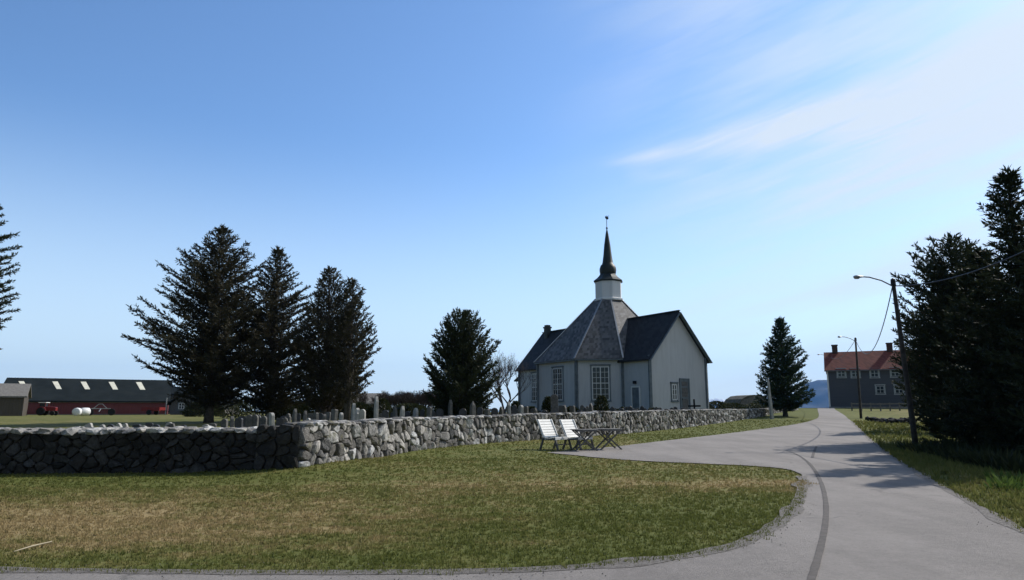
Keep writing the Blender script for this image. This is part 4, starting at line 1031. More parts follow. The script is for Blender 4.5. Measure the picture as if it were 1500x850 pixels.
def build_barn():
    rz = R(26); ax = Vector((math.cos(rz), math.sin(rz), 0)); fr = Vector((math.sin(rz), -math.cos(rz), 0)); g = .82; D = 13
    a = Vector((x_at(8, 103), 103, 0)); k_ = -.504; W = (a.x-k_*a.y*CP)/(k_*ax.y*CP-ax.x); b_ = a+ax*W
    hr = z_at(554, a.y)-g; hw = z_at(586, a.y-6)-g; c = (a+b_)/2; c.z = g
    root, wall, roof, k = gable_building('barn', c, rz, W, D, hw, hr, M['red_board'], M['barn_roof'], 'long dark red barn with five pale roof lights in its black roof', 'barn', .3)
    inv = Matrix.Translation(c) @ Matrix.Rotation(rz, 4, 'Z'); inv = inv.inverted()
    P0 = Vector((c.x, c.y, g+hr+.12)); N = (fr*k+Vector((0, 0, 1))).normalized()
    for px in (31, 80.5, 122, 163, 203):
        q = MB(); pts = [inv @ ray_plane(px+dp, py+(px-30)*.008, P0, N) for dp, py in ((-4, 558.5), (4, 558.5), (10, 569.5), (2.5, 569.5))]
        q.poly(pts); lo = [p-Vector((0, 0, .1)) for p in pts]; q.poly(lo)
        for i in range(4): q.quad(pts[i], pts[(i+1) % 4], lo[(i+1) % 4], lo[i])
        q.build('roof_light', M['skylight'], roof)
    b_ = MB(); b_.box(-W/2, W/2, -D/2-.06, -D/2-.004, hw-.32, hw-.14); b_.build('fascia', M['grey_conc'], wall)
    b_ = MB(); b_.box(-W/2-.05, W/2+.05, -D/2-.08, -D/2-.004, -.3, .12); b_.build('plinth', M['wood_dark'], wall)
    for x in (-6, 2.5):
        d = MB(); d.box(x-1.6, x+1.6, -D/2-.05, -D/2-.004, .36, hw-.6); d.build('door', M['red_board'], root)
build_barn()
def build_byre():
    Y = 88; X1 = x_at(36, Y); g = .82; hr = z_at(563, Y)-g; W = 16
    root, wall, roof, k = gable_building('farm_building', (X1-W/2*.88, Y-W/2*.47, g), R(32), W, 9, z_at(580, Y-4.5)-g, hr, M['brown_board'], M['wood_grey'], 'low brown farm building with grey roof at the far left edge', 'farm building', .3)
    d = MB(); d.box(W/2-4.5, W/2-2.5, -4.56, -4.504, .0, 1.9); d.build('door', M['wood_dark'], root)
build_byre()
r_, w_, f_, k = gable_building('shed', (x_at(262, 122), 122, .8), 0, 4.6, 5, z_at(578, 126)-.8, z_at(569, 128)-.8, M['wood_dark'], M['barn_roof'], 'grey shed at the right end of the long red barn', 'shed', .2)
r_, w_, f_, k = gable_building('cottage', (x_at(302, 105), 105, .8), R(78), 8, 6, z_at(590, 105)-.8, z_at(573, 105)-.8, M['wood_dark'], M['barn_roof'], 'dark roofed cottage behind the trunk of the tall left spruce', 'house', .5)
window(r_, (-4.0, 1.2, 1.3), (-1, 0), .9, .9, 2, 2)
window(r_, (-4.0, -1.2, 1.3), (-1, 0), .9, .9, 2, 2)
r_, w_, f_, k = gable_building('house', (x_at(520, 92), 92, .8), 0, 7.2, 6, z_at(590, 89)-.8, z_at(577, 92)-.8, M['wood_dark'], M['wood_grey'], 'low grey roofed house seen behind the ragged spruce', 'house', .4)
window(r_, (.2, -3.0, 1.1), (0, -1), 1.0, .8, 2, 1); window(r_, (2.0, -3.0, 1.1), (0, -1), 1.0, .8, 2, 1)
c = MB(); c.box(-.3, .3, -.3, .3, 2.2, 3.9); c.build('chimney', M['grey_conc'], f_)

def wheel(parent, x, y, r, w):
    t = MB(); t.lathe([(r*.55, -w/2), (r*.9, -w/2), (r, -w/3), (r, w/3), (r*.9, w/2), (r*.55, w/2)], 20)
    t.v = [(a, c_, b_) for a, b_, c_ in t.v]; o = t.build('wheel', M['rubber'], parent, False); o.location = (x, y, r)
    q = MB(); q.lathe([(r*.56, -w*.3), (r*.5, -w*.35), (r*.15, -w*.2), (r*.15, w*.2), (r*.5, w*.35), (r*.56, w*.3)], 16); q.v = [(a, c_, b_) for a, b_, c_ in q.v]; q.build('rim', M['galv'], o)
def build_tractor(px, Y):
    root = empty('tractor', (x_at(px, Y), Y, terrain(x_at(px, Y), Y)), R(8)); tag(root, 'old red tractor parked before the left part of the barn', 'tractor')
    b_ = MB(); b_.prism([(-.2, .9), (1.5, .85), (1.55, 1.45), (1.3, 1.55), (-.2, 1.65)], -.38, .38); b_.box(-1.2, -.2, -.45, .45, .8, 1.2); b_.build('body', M['red_paint'], root, bevel=.03)
    c_ = MB()
    for x, y in ((-.2, -.6), (-.2, .6), (-1.3, -.6), (-1.3, .6)): c_.bar((x, y, 1.1), (x*.98, y, 2.3), .07)
    c_.box(-1.25, -.25, -.55, .55, 1.15, 1.25); cb = c_.build('cab', M['red_paint'], root)
    q = MB(); q.box(-1.42, -.05, -.72, .72, 2.3, 2.42); q.build('roof', M['white'], cb, bevel=.03)
    q = MB(); q.box(-1.2, -.3, -.57, .57, 1.4, 2.25); q.build('window', M['glass'], cb)
    q = MB(); q.tube([(.9, .2, 1.5), (.9, .2, 2.2)], .04, 8); q.build('exhaust', M['iron'], root)
    for s in (-1, 1):
        wheel(root, -.8, s*.75, .75, .4); wheel(root, 1.15, s*.65, .42, .25)
        q = MB(); q.tube([(-.8+.82*math.cos(a), s*.75, .75+.82*math.sin(a)) for a in np.linspace(.2, 2.9, 8)], .1, 6); q.build('mudguard', M['red_paint'], root)
build_tractor(70, 93)
for _o in bpy.data.objects:
    if _o.name == 'tractor': _o.scale = (.72, .72, .72)
def build_trailer(px, Y):
    root = empty('farm_trailer', (x_at(px, Y), Y, terrain(x_at(px, Y), Y)), R(-6)); tag(root, 'small reddish farm trailer near the right end of the barn', 'trailer')
    b_ = MB(); b_.box(-1.5, 1.2, -.7, .7, .55, .68); b_.box(-1.5, 1.2, -.72, -.66, .68, 1.05); b_.box(-1.5, 1.2, .66, .72, .68, 1.05); b_.box(-1.52, -1.46, -.66, .66, .68, 1.05); b_.box(1.16, 1.22, -.66, .66, .68, 1.05); b_.build('bed', M['red_paint'], root)
    b_ = MB(); b_.bar((1.2, -.4, .6), (2.3, 0, .5), .07); b_.bar((1.2, .4, .6), (2.3, 0, .5), .07); b_.build('drawbar', M['iron'], root)
    for s in (-1, 1): wheel(root, -.2, s*.85, .36, .2)
build_trailer(226, 97)
def build_rake(px, Y):
    root = empty('hay_rake', (x_at(px, Y), Y, terrain(x_at(px, Y), Y)), R(20)); tag(root, 'pale metal hay rake standing before the middle of the barn', 'farm implement')
    b_ = MB(); b_.bar((-1.1, 0, .9), (1.1, 0, .9), .1); b_.bar((0, 0, .9), (0, -1.2, .5), .08); b_.bar((-.9, 0, .9), (-.3, 0, 1.5), .07); b_.bar((.1, 0, 1.5), (-.3, 0, 1.5), .07); b_.bar((.1, 0, 1.5), (.7, 0, .9), .07)
    b_.build('frame', M['galv'], root)
    for i in range(9):
        x = -1+.25*i; q = MB(); q.tube([(x, 0, .9), (x, .35, .85), (x, .55, .5), (x, .4, .05)], .02, 4); q.build('tine', M['iron'], root)
    for s in (-1, 1): wheel(root, s*1.25, 0, .45, .12)
build_rake(148, 92)
def bale(px, Y, lab, rz):
    x = x_at(px, Y); t = MB(); t.lathe([(.0, -.5), (.42, -.5), (.5, -.42), (.52, 0), (.5, .42), (.42, .5), (0, .5)], 20, cap=False)
    t.v = [(a, c_, b_+.5) for a, b_, c_ in t.v]; o = t.build('silage_bale', M['plastic_white'], None, True); o.location = (x, Y, terrain(x, Y)); o.rotation_euler.z = rz; tag(o, lab, 'bale')
bale(113.5, 90, 'left one of two white wrapped bales on the grass before the barn', .3); bale(125, 91, 'right one of two white wrapped bales on the grass before the barn', -.6)
bale(257, 112, 'lone white wrapped bale right of the barn by the shed', .2)
p_ = MB(); p_.lathe([(.09, 0), (.07, 2.3), (.1, 2.32), (.1, 2.4), (0, 2.42)], 8, cap=False); o = p_.build('post', M['galv'], None); xx = x_at(243, 100); o.location = (xx, 100, terrain(xx, 100)); tag(o, 'slim pale post at the right end of the barn', 'post')
# low rail behind the left wall
def rail():
    root = empty('pipe_railing', (-12, 20.6, terrain(-12, 20.6))); tag(root, 'thin grey pipe railing just behind the left stone wall', 'railing')
    z = z_at(627, 20.6)-root.location.z; q = MB(); q.tube([(-.5, 0, z), (4.9, .0, z)], .016, 6); q.build('rail', M['galv'], root)
    for x in (-.45, .9, 2.25, 3.6, 4.85): q = MB(); q.tube([(x, 0, 0), (x, 0, z)], .018, 6); q.build('post', M['galv'], root)
rail()

# ------------------------------------------------------------------ graves
def grave_mesh(kind, h, w, d, rnd):
    m = MB()
    if kind == 'round':
        ol = [(-w/2, 0), (w/2, 0), (w/2, h-w*.45)]+[(w/2*math.cos(a), h-w*.45+w*.45*math.sin(a)) for a in np.linspace(.2, math.pi-.2, 9)]+[(-w/2, h-w*.45)]
    elif kind == 'point':
        ol = [(-w/2, 0), (w/2, 0), (w/2*.96, h-w*.55), (w*.25, h-w*.18), (0, h), (-w*.25, h-w*.18), (-w/2*.96, h-w*.55)]
    elif kind == 'shoulder':
        ol = [(-w/2, 0), (w/2, 0), (w/2, h*.78), (w*.34, h*.80), (w*.28, h*.93), (0, h), (-w*.28, h*.93), (-w*.34, h*.80), (-w/2, h*.78)]
    elif kind == 'rough':
        ol = [(-w/2, 0), (w/2*.95, 0), (w*.55, h*.3), (w*.42, h*.62), (w*.34, h*.86), (w*.08, h), (-w*.22, h*.93), (-w*.45, h*.7), (-w*.40, h*.4), (-w*.56, h*.2)]
    elif kind == 'obelisk':
        m.v = []; q = w*.5; n = 0
        for zz, r in ((0, q), (h*.86, q*.62), (h, .02)):
            for x, y in ((-r, -r), (r, -r), (r, r), (-r, r)): m.v.append((x, y, zz))
        for i in range(2):
            for j in range(4): m.f.append((i*4+j, i*4+(j+1) % 4, i*4+4+(j+1) % 4, i*4+4+j))
        m.f += [(3, 2, 1, 0), (8, 9, 10, 11)]; return m
    elif kind == 'cross':
        a = .07; ch = h*.72; ol = [(-a, 0), (a, 0), (a, ch-a), (w/2, ch-a), (w/2, ch+a), (a, ch+a), (a, h), (-a, h), (-a, ch+a), (-w/2, ch+a), (-w/2, ch-a), (-a, ch-a)]
    else: ol = [(-w/2, 0), (w/2, 0), (w/2, h-.05), (w/2-.05, h), (-w/2+.05, h), (-w/2, h-.05)]
    m.prism(ol, -d/2, d/2); return m
# px, top row, distance, kind, stone, width, tilt, yaw
G = []
for px, yt, k, s in ((117, 624, 'flat', 'marble'), (123.5, 624.5, 'round', 'marble'), (138, 619, 'flat', 'marble'), (153, 621.5, 'round', 'marble'), (165, 621, 'round', 'granite_dark'), (176.5, 619, 'point', 'marble'), (188, 620, 'flat', 'marble'),
                     (203, 621, 'flat', 'granite_dark'), (212, 623, 'round', 'marble'), (221, 619, 'flat', 'granite_dark'), (232, 621, 'round', 'granite_dark'), (250, 618, 'round', 'marble'), (260, 619, 'flat', 'granite'), (271, 622, 'round', 'granite_dark'),
                     (284, 617, 'rough', 'granite'), (304, 621, 'round', 'marble'), (313, 620, 'flat', 'granite')):
    G.append((px, yt, 29+(px % 7), k, s, .34, None))
for px, yt, k, s, w in ((331, 613, 'round', 'granite', .4), (342, 609, 'rough', 'granite', .4), (352, 612, 'flat', 'granite_dark', .5), (366, 607, 'round', 'granite', .42), (374, 607, 'round', 'granite', .5), (387, 609, 'round', 'granite', .45), (400, 604, 'round', 'marble', .35),
                        (411, 612, 'flat', 'granite_dark', .5), (419, 611, 'shoulder', 'granite', .5), (431, 598, 'rough', 'granite', .25), (446, 601, 'rough', 'granite', .28), (452.5, 612, 'round', 'marble', .2), (463, 604, 'flat', 'granite', .35), (475, 606, 'round', 'granite', .35),
                        (488, 599, 'flat', 'granite', .2), (500, 604, 'round', 'marble', .3), (505, 615, 'round', 'granite', .25), (517, 590, 'rough', 'marble', .22), (524, 597, 'shoulder', 'marble', .22), (531, 599, 'round', 'marble', .42), (542, 613, 'flat', 'granite', .2),
                        (551, 580, 'rough', 'marble', .26), (566, 600, 'round', 'granite_dark', .45)):
    G.append((px, yt, 33+(px*3 % 8), k, s, w, None))
for px, yt, k, s, w in ((580, 595, 'rough', 'granite', .22), (588, 594, 'rough', 'marble', .3), (597, 602, 'round', 'granite_dark', .5), (608, 597, 'point', 'marble', .3), (618, 600, 'flat', 'granite_dark', .4), (628, 596, 'flat', 'granite', .2), (634, 602, 'round', 'granite', .3), (645, 598, 'round', 'granite_dark', .6),
                        (659, 585, 'rough', 'granite', .2), (667, 590, 'shoulder', 'granite', .5), (677, 598, 'round', 'granite_dark', .6), (693, 587, 'obelisk', 'granite', .35), (703, 596, 'round', 'granite_dark', .5), (714, 599, 'flat', 'granite', .2), (724, 597, 'round', 'granite_dark', .6), (734, 595, 'rough', 'granite', .26),
                        (745.5, 588, 'rough', 'marble', .25), (754, 592, 'shoulder', 'granite_dark', .6), (761, 593, 'round', 'marble', .25), (771, 595, 'flat', 'granite', .24), (779, 598, 'round', 'granite_dark', .5), (785, 597, 'rough', 'granite', .25), (797, 600, 'round', 'granite_dark', .6)):
    G.append((px, yt, 38+(px*3 % 7)+(px-580)*.02, k, s, w, None))
for px, yt, k, s, w in ((813, 577, 'round', 'granite', .55), (828, 593, 'rough', 'granite', .3), (840, 594, 'flat', 'granite', .2), (849, 600, 'round', 'granite_dark', .6), (866, 590, 'rough', 'granite', .28), (857, 596, 'shoulder', 'granite_dark', .6), (898, 595, 'point', 'granite_dark', .7), (911, 598, 'round', 'granite_dark', .6),
                        (922, 594, 'shoulder', 'granite_dark', .7), (931, 599, 'flat', 'granite_dark', .5), (941, 594, 'point', 'granite_dark', .55), (952, 599, 'round', 'granite_dark', .6), (962, 598, 'flat', 'granite_dark', .6), (976, 598.5, 'round', 'granite_dark', .8), (985, 597, 'round', 'granite_dark', .5), (1000, 597.5, 'flat', 'granite_dark', .6)):
    G.append((px, yt, 45+(px*3 % 6)+(px-800)*.045, k, s, w, None))
G.append((1017.5, 584.5, 56.5, 'cross', 'iron', 1.0, None))
_r = random.Random(99); _px = 356.
while _px < 1000:
    if min(abs(_px-g[0]) for g in G) > 3.2:
        t_ = 613-(_px-356)*.028 if _px < 760 else 601-(_px-760)*.014
        _w = _r.uniform(.45, .8); G.append((round(_px, 1), t_-_r.uniform(2, 9)*(1 if _px < 890 else .35), 36+(_px-356)*.033+_r.uniform(0, 7), _r.choice(['round', 'flat', 'shoulder', 'point', 'round']), _r.choice(['granite_dark', 'granite_dark', 'granite']), _w, None))
    _px += _r.uniform(5, 11)
def wall_y_at(px):
    best = 18.
    for x, y in rp.p:
        if 750+1000*x/(y*CP) <= px: best = y
    return best
G.sort(key=lambda g: g[0])
ZONES = [(0, 135, 'behind the low wall below the bales'), (135, 275, 'behind the low wall below the barn'), (275, 345, 'near the foot of the tall left spruce'), (345, 450, 'under the middle spruce'), (450, 545, 'under the ragged spruce'),
         (545, 640, 'before the bare shrubs'), (640, 730, 'under the round headed conifer'), (730, 800, 'before the far end of the church'), (800, 895, 'before the church windows'), (895, 950, 'before the church side door'), (950, 1040, 'before the church gable')]
ORD = ['first', 'second', 'third', 'fourth', 'fifth', 'sixth', 'seventh', 'eighth', 'ninth', 'tenth', 'eleventh', 'twelfth', 'thirteenth', 'fourteenth', 'fifteenth', 'sixteenth', 'seventeenth']
KW = dict(round='round topped', flat='flat topped', point='pointed', shoulder='shouldered', rough='rough hewn', obelisk='obelisk shaped', cross='cross shaped')
SW = dict(marble='pale', granite='grey', granite_dark='dark', iron='black')
cnt = {}
for g in G:
    zi = next(i for i, z in enumerate(ZONES) if z[0] <= g[0] < z[1]); cnt.setdefault((zi, g[3], g[4]), []).append(g)
for n_, g in enumerate(G):
    px, yt, Y, kind, st, w, _ = g; rnd = random.Random(int(px*10))
    Y = max(Y, wall_y_at(px)+2.2 if px > 437 else 20)
    x = x_at(px, Y); zg = terrain(x, Y); h = z_at(yt, Y)-zg
    while h > 2.1 and Y > wall_y_at(px)+2.5 and px > 437: Y -= .5; x = x_at(px, Y); zg = terrain(x, Y); h = z_at(yt, Y)-zg
    h = max(.35, h)
    zi = next(i for i, z in enumerate(ZONES) if z[0] <= px < z[1]); same = cnt[(zi, kind, st)]
    if px > 330 and kind != 'cross': w *= .72
    yaw = rnd.uniform(-.35, .1) if st != 'granite_dark' else rnd.uniform(-.25, .25)
    if kind == 'rough' or w < .26: yaw = -rnd.uniform(.7, 1.2); w = max(w, .3)*1.25
    o = grave_mesh(kind, h, w, rnd.uniform(.12, .18) if kind != 'cross' else .12, rnd).build('grave_cross' if kind == 'cross' else 'gravestone', M[st], None, bevel=.012)
    o.location = (x, Y, zg-.02); o.rotation_euler = (rnd.uniform(-.05, .05), rnd.uniform(-.05, .05)+(-.35 if px in (138, 188, 260) else (.0)), yaw)
    if px == 284: o.rotation_euler = (0, -.9, 0)
    lab = f"{SW[st]} {KW[kind]} {'grave cross' if kind == 'cross' else 'gravestone'}"
    if len(same) > 1: lab = f"{ORD[same.index(g)]} {lab} from left {ZONES[zi][2]}"
    else: lab = f"the only {lab} {ZONES[zi][2]}"
    tag(o, lab, 'grave cross' if kind == 'cross' else 'gravestone', 'gravestones in the churchyard')
    p = MB(); p.box(-w*.5-.08, w*.5+.08, -.15, .15, -.1, .12); p.build('plinth', M['granite_dark'] if st == 'granite_dark' else M['granite'], o)
# evergreen shrubs of the churchyard
for i, (px, Y, yt, w, lab, pt) in enumerate([
        (560, 60, 584, 28, 'rounded evergreen shrub just right of the clump of three spruces', .3), (803, 50, 581, 20, 'narrow dark evergreen shrub behind the tallest gravestone', .3), (881, 54, 579, 23, 'dark upright evergreen shrub below the church front window', .2),
        (648, 52, 570, 40, 'dark pointed evergreen at the left foot of the round headed conifer', .9), (700, 54, 590, 36, 'low evergreen shrub behind the round headed conifer trunk', .2), (838, 56, 596, 26, 'low evergreen shrub under the gap between the church windows', .2),
        (755, 50, 588, 18, 'small dark evergreen shrub at the far left corner of the church', .5), (915, 60, 597, 30, 'low dark evergreen shrub at the church side door', .1), (958, 61, 598.5, 28, 'low dark evergreen shrub at the church gable corner', .1),
        (300, 78, 588, 60, 'dark evergreen shrub behind the trunk of the tall left spruce', .2), (522, 60, 590, 50, 'dark evergreen shrub before the low grey roofed house', .2), (430, 64, 588, 60, 'dark evergreen shrub between the middle and the ragged spruce', .2),
        (778, 55, 596, 22, 'low evergreen shrub under the farthest church window', .2), (600, 62, 592, 60, 'broad low evergreen shrub before the bare shrubs', .1), (470, 66, 584, 90, 'low dark evergreen shrub behind the spruce stems', .1),
        (385, 70, 582, 110, 'broad dark evergreen shrub behind the middle spruce', .1), (1050, 75, 588, 36, 'dark low evergreen shrub right of the church gable', .1)]):
    leaf_shrub(px, Y, yt, w, lab, 80+i, pointed=pt, n=1600 if w < 45 else 5000)
# pale stone post by the roadside spruce and heap beyond the wall
x = x_at(1130, 64); q = grave_mesh('obelisk', z_at(553, 64)-terrain(x, 64), .26, .3, random.Random(1)).build('stone_obelisk', M['marble'], None); q.location = (x, 64, terrain(x, 64)); q.rotation_euler = (0, -.045, .3); tag(q, 'tall slender pale stone obelisk beside the roadside spruce', 'monument')
def mound():
    Y = 96; x = x_at(1094, Y); z = 1.0; h = z_at(579, Y)-z; root = empty('turf_hut', (x, Y, z), R(12)); tag(root, 'low turf roofed hut like a grey mound behind the stone wall', 'hut')
    m = MB(); n = 10
    pr_ = [(-3.0, .2), (-2.6, h*.45), (-1.9, h*.78), (-1.1, h*.95), (0, h), (1.1, h*.95), (1.9, h*.78), (2.6, h*.45), (3.0, .2)]
    m.prism(pr_, -2.2, 2.2); o = m.build('turf_roof', M['thatch'], root)
    w = MB(); w.prism([(-2.9, -.3), (2.9, -.3), (2.5, h*.42), (1.8, h*.74), (0, h*.93), (-1.8, h*.74), (-2.5, h*.42)], -2.26, 2.26); w.build('wall', M['wood_dark'], root)
mound()
leaf_shrub(1112, 84, 590, 50, 'dark bush in front of the turf roofed hut', 120, pointed=.1, n=1500); leaf_shrub(1072, 82, 591, 40, 'dark bush between the church and the turf roofed hut', 121, pointed=.1, n=1500)

# ------------------------------------------------------------------ house on the right
def build_house():
    rz = R(-26); g = 1.62; D = 7; W = 13.6; ax = Vector((math.cos(rz), math.sin(rz), 0)); fr = Vector((math.sin(rz), -math.cos(rz), 0)); Y = 99
    a = Vector((x_at(1216, Y), Y, 0)); c = a+ax*W/2-fr*D/2; c.z = g; hw = z_at(541, Y)-g; hr = z_at(517, Y+3)-g
    root, wall, roof, k = gable_building('house', c, rz, W, D, hw, hr, M['house_board'], M['red_tile'], 'two storey grey blue house with red tiled roof at the road crest', 'house', .35)
    inv = (Matrix.Translation(c) @ Matrix.Rotation(rz, 4, 'Z')).inverted()
    c0 = c.copy()
    for px in (1223, 1303.5):
        c = MB(); c.box(-.38, .38, -.38, .38, hr-1.0, hr+1.0); c.box(-.45, .45, -.45, .45, hr+1.0, hr+1.15); ch = c.build('chimney', M['brick'], roof); ch.location = ((inv @ ray_plane(px, 515, Vector((c0.x, c0.y, 0)), fr)).x, 0, 0)
    for px, py in ((1232.5, 547), (1253, 547), (1281, 547), (1311, 546), (1289.5, 571), (1317, 571)):
        q = inv @ ray_plane(px, py, a, fr); x, z = q.x, q.z
        window(root, (x, -D/2, z), (0, -1), .95, 1.0, 2, 2, 'galv', 'galv')
    window(root, (-W/2, -1, hw-1.3), (-1, 0), .9, 1.0, 2, 2, 'white', 'white')
    p = MB(); p.box(-W/2-.06, W/2+.06, -D/2-.08, -D/2-.004, -.4, .35); p.build('plinth', M['grey_conc'], root)
    p = MB()
    for x in (-W/2, W/2): p.box(x-.1, x+.1, -D/2-.05, -D/2-.004, .36, hw-.1)
    p.build('corner_board', M['white'], root)
    p = MB(); p.bar((-W/2-.3, -D/2-.42, hw-.28), (W/2+.3, -D/2-.42, hw-.28), .12); p.build('gutter', M['trim'], roof)
build_house()
def garden_fence():
    Y = 84; xs = [x_at(px, Y) for px in (1248, 1262, 1276, 1290, 1304, 1318, 1332)]; root = empty('garden_fence', (xs[0], Y, terrain(xs[0], Y))); tag(root, 'weathered low rail fence in front of the grey blue house', 'fence')
    zz = [terrain(x, Y)-terrain(xs[0], Y) for x in xs]
    for x, z in zip(xs, zz): p = MB(); p.box(-.06, .06, -.06, .06, -.1, 1.0); o = p.build('post', M['wood_dark'], root); o.location = (x-xs[0], 0, z)
    for h in (.45, .85):
        r = MB()
        for i in range(len(xs)-1): r.bar((xs[i]-xs[0], -.08, zz[i]+h), (xs[i+1]-xs[0], -.08, zz[i+1]+h), .04, .12)
        r.build('rail', M['wood_grey'], root)
garden_fence()
def brush_heap():
    rnd = random.Random(8); Y = 62; a = x_at(1270, Y); b_ = x_at(1334, Y); V = []; F = []
    for i in range(90):
        t = rnd.random(); x = a+(b_-a)*t; y = Y+rnd.uniform(-.8, .8); stone_blob(V, F, (x, y, terrain(x, y)+rnd.uniform(.0, .28)), rnd.uniform(.12, .3), .2, rnd.uniform(.1, .2), rnd.random()*3, rnd)
    o = mesh_obj('tumbled_stone_wall', V, F, M['wall_shade_dark']); tag(o, 'low tumbled row of dark stones beyond the right verge before the house', 'wall')
brush_heap()

# ------------------------------------------------------------------ street lamps and wires
def lamp(px_base, Y, px_top, ytop, armdx, label, arm=True, X=None):
    x = x_at(px_base, Y, .3); z0 = terrain(x, Y); zt = z_at(ytop, Y); xt = x_at(px_top, Y, zt); root = empty('street_lamp', (x, Y, z0)); tag(root, label, 'street lamp', 'street lamps along the road')
    h = zt-z0; dx = xt-x
    p = MB(); p.tube([(dx*i/8, 0, h*i/8-(.3 if i == 0 else 0)) for i in range(9)], [.125-.045*i/8 for i in range(9)], 10); p.build('pole', M['pole'], root, True)
    c = MB(); c.lathe([(.0, .12), (.10, .05), (.11, -.25), (.0, -.26)], 10, cap=False); o = c.build('pole_cap', M['iron'], root); o.location = (dx, 0, h)
    a = MB(); L = armdx; a.tube([(dx-.05, 0, h-.25), (dx-.3*L, 0, h+.0), (dx-.6*L, 0, h+.15), (dx-.78*L, 0, h+.17)], .032, 8); a.build('arm', M['galv'], root)
    hd = MB(); x0 = dx-.75*L; x1 = dx-L; zc = h+.15
    hd.v = []; rings = [(x0, .03, .03), (x0-.1*L, .07, .06), (x0-.18*L, .12, .075), (x1+.03, .10, .05), (x1, .03, .02)]
    for xx, ry, rz_ in rings:
        for j in range(10):
            t = 2*math.pi*j/10; hd.v.append((xx, ry*math.cos(t), zc+rz_*math.sin(t)+.02))
    for i in range(4):
        for j in range(10): hd.f.append((i*10+j, i*10+(j+1) % 10, i*10+10+(j+1) % 10, i*10+10+j))
    hd.f += [tuple(range(10)), tuple(range(40, 50))]; head = hd.build('lamp_head', M['galv'], root, True)
    g = MB(); g.lathe([(.0, -.05), (.06, -.04), (.085, 0), (0, .005)], 12, cap=False); g.v = [(a_*1.6, b_, c_) for a_, b_, c_ in g.v]; go = g.build('lens', M['lampglass'], head); go.location = (x0-.17*L, 0, zc-.04)
    return Vector((xt, Y, zt))
T1 = lamp(1341, 30, 1308, 411, 1.75, 'nearest street lamp on a leaning wooden pole before the dark spruces')
T2 = lamp(1262, 66, 1253, 496, 1.7, 'middle street lamp on a wooden pole in front of the red roofed house')
T3 = lamp(1217, 104, 1214, 521, 1.7, 'farthest street lamp with only its arm showing left of the house')
def wire(a, b, sag, label):
    n = 24; pts = [a.lerp(b, i/n)+Vector((0, 0, -sag*4*(i/n)*(1-i/n))) for i in range(n+1)]
    m = MB(); m.tube(pts, .024, 5); o = m.build('power_line', M['iron'], None); tag(o, label, 'cable')
wire(T1+Vector((0, 0, -.1)), T2+Vector((0, 0, -.1)), 2.2, 'sagging overhead cable between the nearest and the middle lamp pole')
wire(T2+Vector((0, 0, -.1)), T3+Vector((0, 0, -.1)), 1.0, 'overhead cable between the middle and the farthest lamp pole')
PE = Vector((14.2, 8, 9.0)); wire(T1+Vector((0, 0, -.25)), PE, 1.5, 'pale overhead cable curving from the nearest lamp pole into the spruces')

# ------------------------------------------------------------------ chairs and tables by the parking place
def copy_tree(o, parent=None):
    c = o.copy(); COL.objects.link(c); c.parent = parent
    for ch in list(o.children): copy_tree(ch, c)
    return c
def make_chair():
    """local +x = the way the sitter looks"""
    root = empty('garden_chair'); W = .90
    m = MB()
    for i in range(6):
        x = .02+i*.085; m.box(x, x+.075, -W/2, W/2, .44-.012*(5-i), .465-.012*(5-i))
    m.box(.52, .545, -W/2, W/2, .37, .455); m.build('seat', M['white'], root)
    m = MB(); lean = .50
    for i in range(7):
        z = .44+i*.095; x = -.02-(z-.42)*lean; Mx = Matrix.Translation((x, 0, z)) @ Matrix.Rotation(-math.atan(lean), 4, 'Y')
        m.box(-.012, .012, -W/2, W/2, 0, .088, Mx)
    m.build('backrest', M['white'], root)
    for s in (-1, 1):
        y = s*(W/2-.05); l = MB(); l.bar((.48, y, .44), (.62, y, 0), .05, .07); l.build('leg', M['wood_grey'], root)
        l = MB(); l.bar((-.05, y, .44), (-.22, y, 0), .05, .07); l.build('leg', M['wood_dark'], root)
        l = MB(); l.bar((-.15, y, .38), (.5, y, .40), .04, .08); l.build('seat_rail', M['wood_dark'], root)
        l = MB(); l.bar((.02, y, .36), (-.34, y, 1.1), .03, .06); l.build('back_upright', M['white'], root)
    m = MB(); m.bar((.55, -W/2+.05, .2), (.55, W/2-.05, .2), .04); m.build('stretcher', M['wood_dark'], root)
    return root
c1 = make_chair()
def put(o, px, Y, rz):
    x = x_at(px, Y, .4); o.location = (x, Y, terrain(x, Y)+.01); o.rotation_euler = (0, 0, rz)
put(c1, 808, 26.1, R(-42)); tag(c1, 'left one of two white slatted garden chairs before the stone wall', 'chair', 'white garden chairs by the wall')
c2 = copy_tree(c1); put(c2, 841, 26.3, R(-42)); tag(c2, 'right one of two white slatted garden chairs, next to the folding table', 'chair', 'white garden chairs by the wall')
def make_table():
    root = empty('trestle_table'); L, W = .95, .8
    m = MB()
    for i in range(7): m.box(-L/2, L/2, -W/2+i*W/7, -W/2+(i+.9)*W/7, .74, .765)
    m.build('table_top', M['wood_grey'], root)
    for s in (-1, 1):
        y = s*(W/2-.06)
        for t in (-1, 1): l = MB(); l.bar((-t*.40, y+t*.025, .74), (t*.42, y+t*.025, 0), .045, .075, up=(0, 1, 0)); l.build('leg', M['wood_dark'], root)
    for s in (-1, 1):
        m = MB(); m.bar((-L/2+.1, -W/2, .715), (L/2-.1, -W/2, .715), .04, .05) if s < 0 else m.bar((-L/2+.1, W/2, .715), (L/2-.1, W/2, .715), .04, .05); m.build('apron', M['wood_dark'], root)
    m = MB(); m.bar((0, -W/2+.06, .36), (0, W/2-.06, .36), .035); m.build('stretcher', M['wood_dark'], root)
    return root
t1 = make_table(); put(t1, 856, 25.6, R(4)); tag(t1, 'left weathered folding table with crossed legs beside the white chairs', 'table', 'folding tables by the parking place')
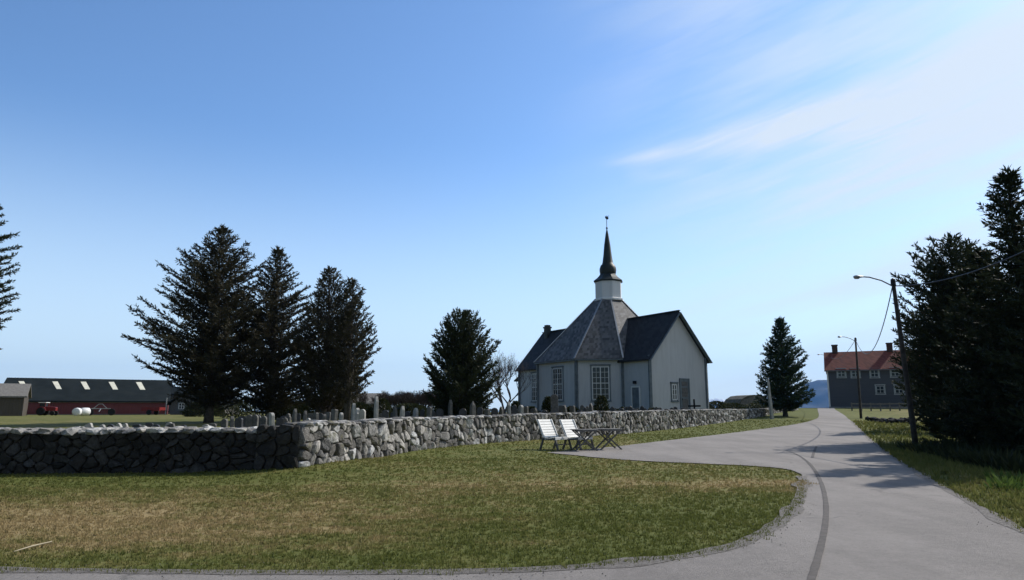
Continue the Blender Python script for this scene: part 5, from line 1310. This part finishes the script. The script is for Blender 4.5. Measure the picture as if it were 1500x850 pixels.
t2 = copy_tree(t1); put(t2, 891, 26.4, R(10)); tag(t2, 'right weathered folding table with crossed legs at the edge of the asphalt', 'table', 'folding tables by the parking place')

# ------------------------------------------------------------------ verge plants on the right
def tuft(px, Y, h, label, seed, mat='weed', n=120, r=.35, X=None):
    rng = np.random.default_rng(seed); x = x_at(px, Y, .2); z = terrain(x, Y); a = rng.uniform(0, 6.28, n); rr = rng.uniform(0, 1, n)**.7*r
    B = np.stack([np.cos(a)*rr, np.sin(a)*rr, rng.uniform(-.02, .12, n)], 1); D = np.stack([np.cos(a)*.6, np.sin(a)*.6, np.ones(n)], 1)+rng.normal(0, .3, (n, 3)); D /= np.linalg.norm(D, axis=1, keepdims=True)
    V = spray_quads(B, D, rng.uniform(.4, 1., n)*h, rng.uniform(.012, .03, n)*(1+h), rng); o = mesh_obj('weed_clump', V, np.arange(len(V)).reshape(-1, 4), M[mat]); o.location = (x, Y, z); tag(o, label, 'weeds')
tuft(1490, 15.5, .35, 'bright green weed clump at the right edge in the sunlit verge', 1, n=160, r=.5); tuft(1470, 14.4, .22, 'low bright green weed clump just in front of the larger one', 2, n=90, r=.35)
rnd = random.Random(77)
pl = [(1352, 27, .5), (1372, 25, .55), (1398, 24, .6), (1418, 22.5, .6), (1440, 21.5, .65), (1462, 21, .7), (1486, 20, .7), (1385, 28, .8), (1428, 26, .9), (1470, 24, .9)]
for i, (px, Y, h) in enumerate(sorted(pl)):
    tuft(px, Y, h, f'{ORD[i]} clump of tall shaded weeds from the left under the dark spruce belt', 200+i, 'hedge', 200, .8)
# a dry stick lying in the brown grass at lower left
x, y = ground_hit(20, 812); x2, y2 = ground_hit(75, 801); s = MB(); s.tube([(x, y, terrain(x, y)+.03), ((x+x2)/2, (y+y2)/2-.02, terrain(x, y)+.05), (x2, y2, terrain(x2, y2)+.06)], [.006, .012, .008], 5); o = s.build('stick', simple('dry_stick', (.42, .36, .25), None, 5), None); tag(o, 'pale dry stick lying in the brown grass at lower left', 'stick')
print('objects', len(bpy.data.objects), 'polys', sum(len(m.polygons) for m in bpy.data.meshes))
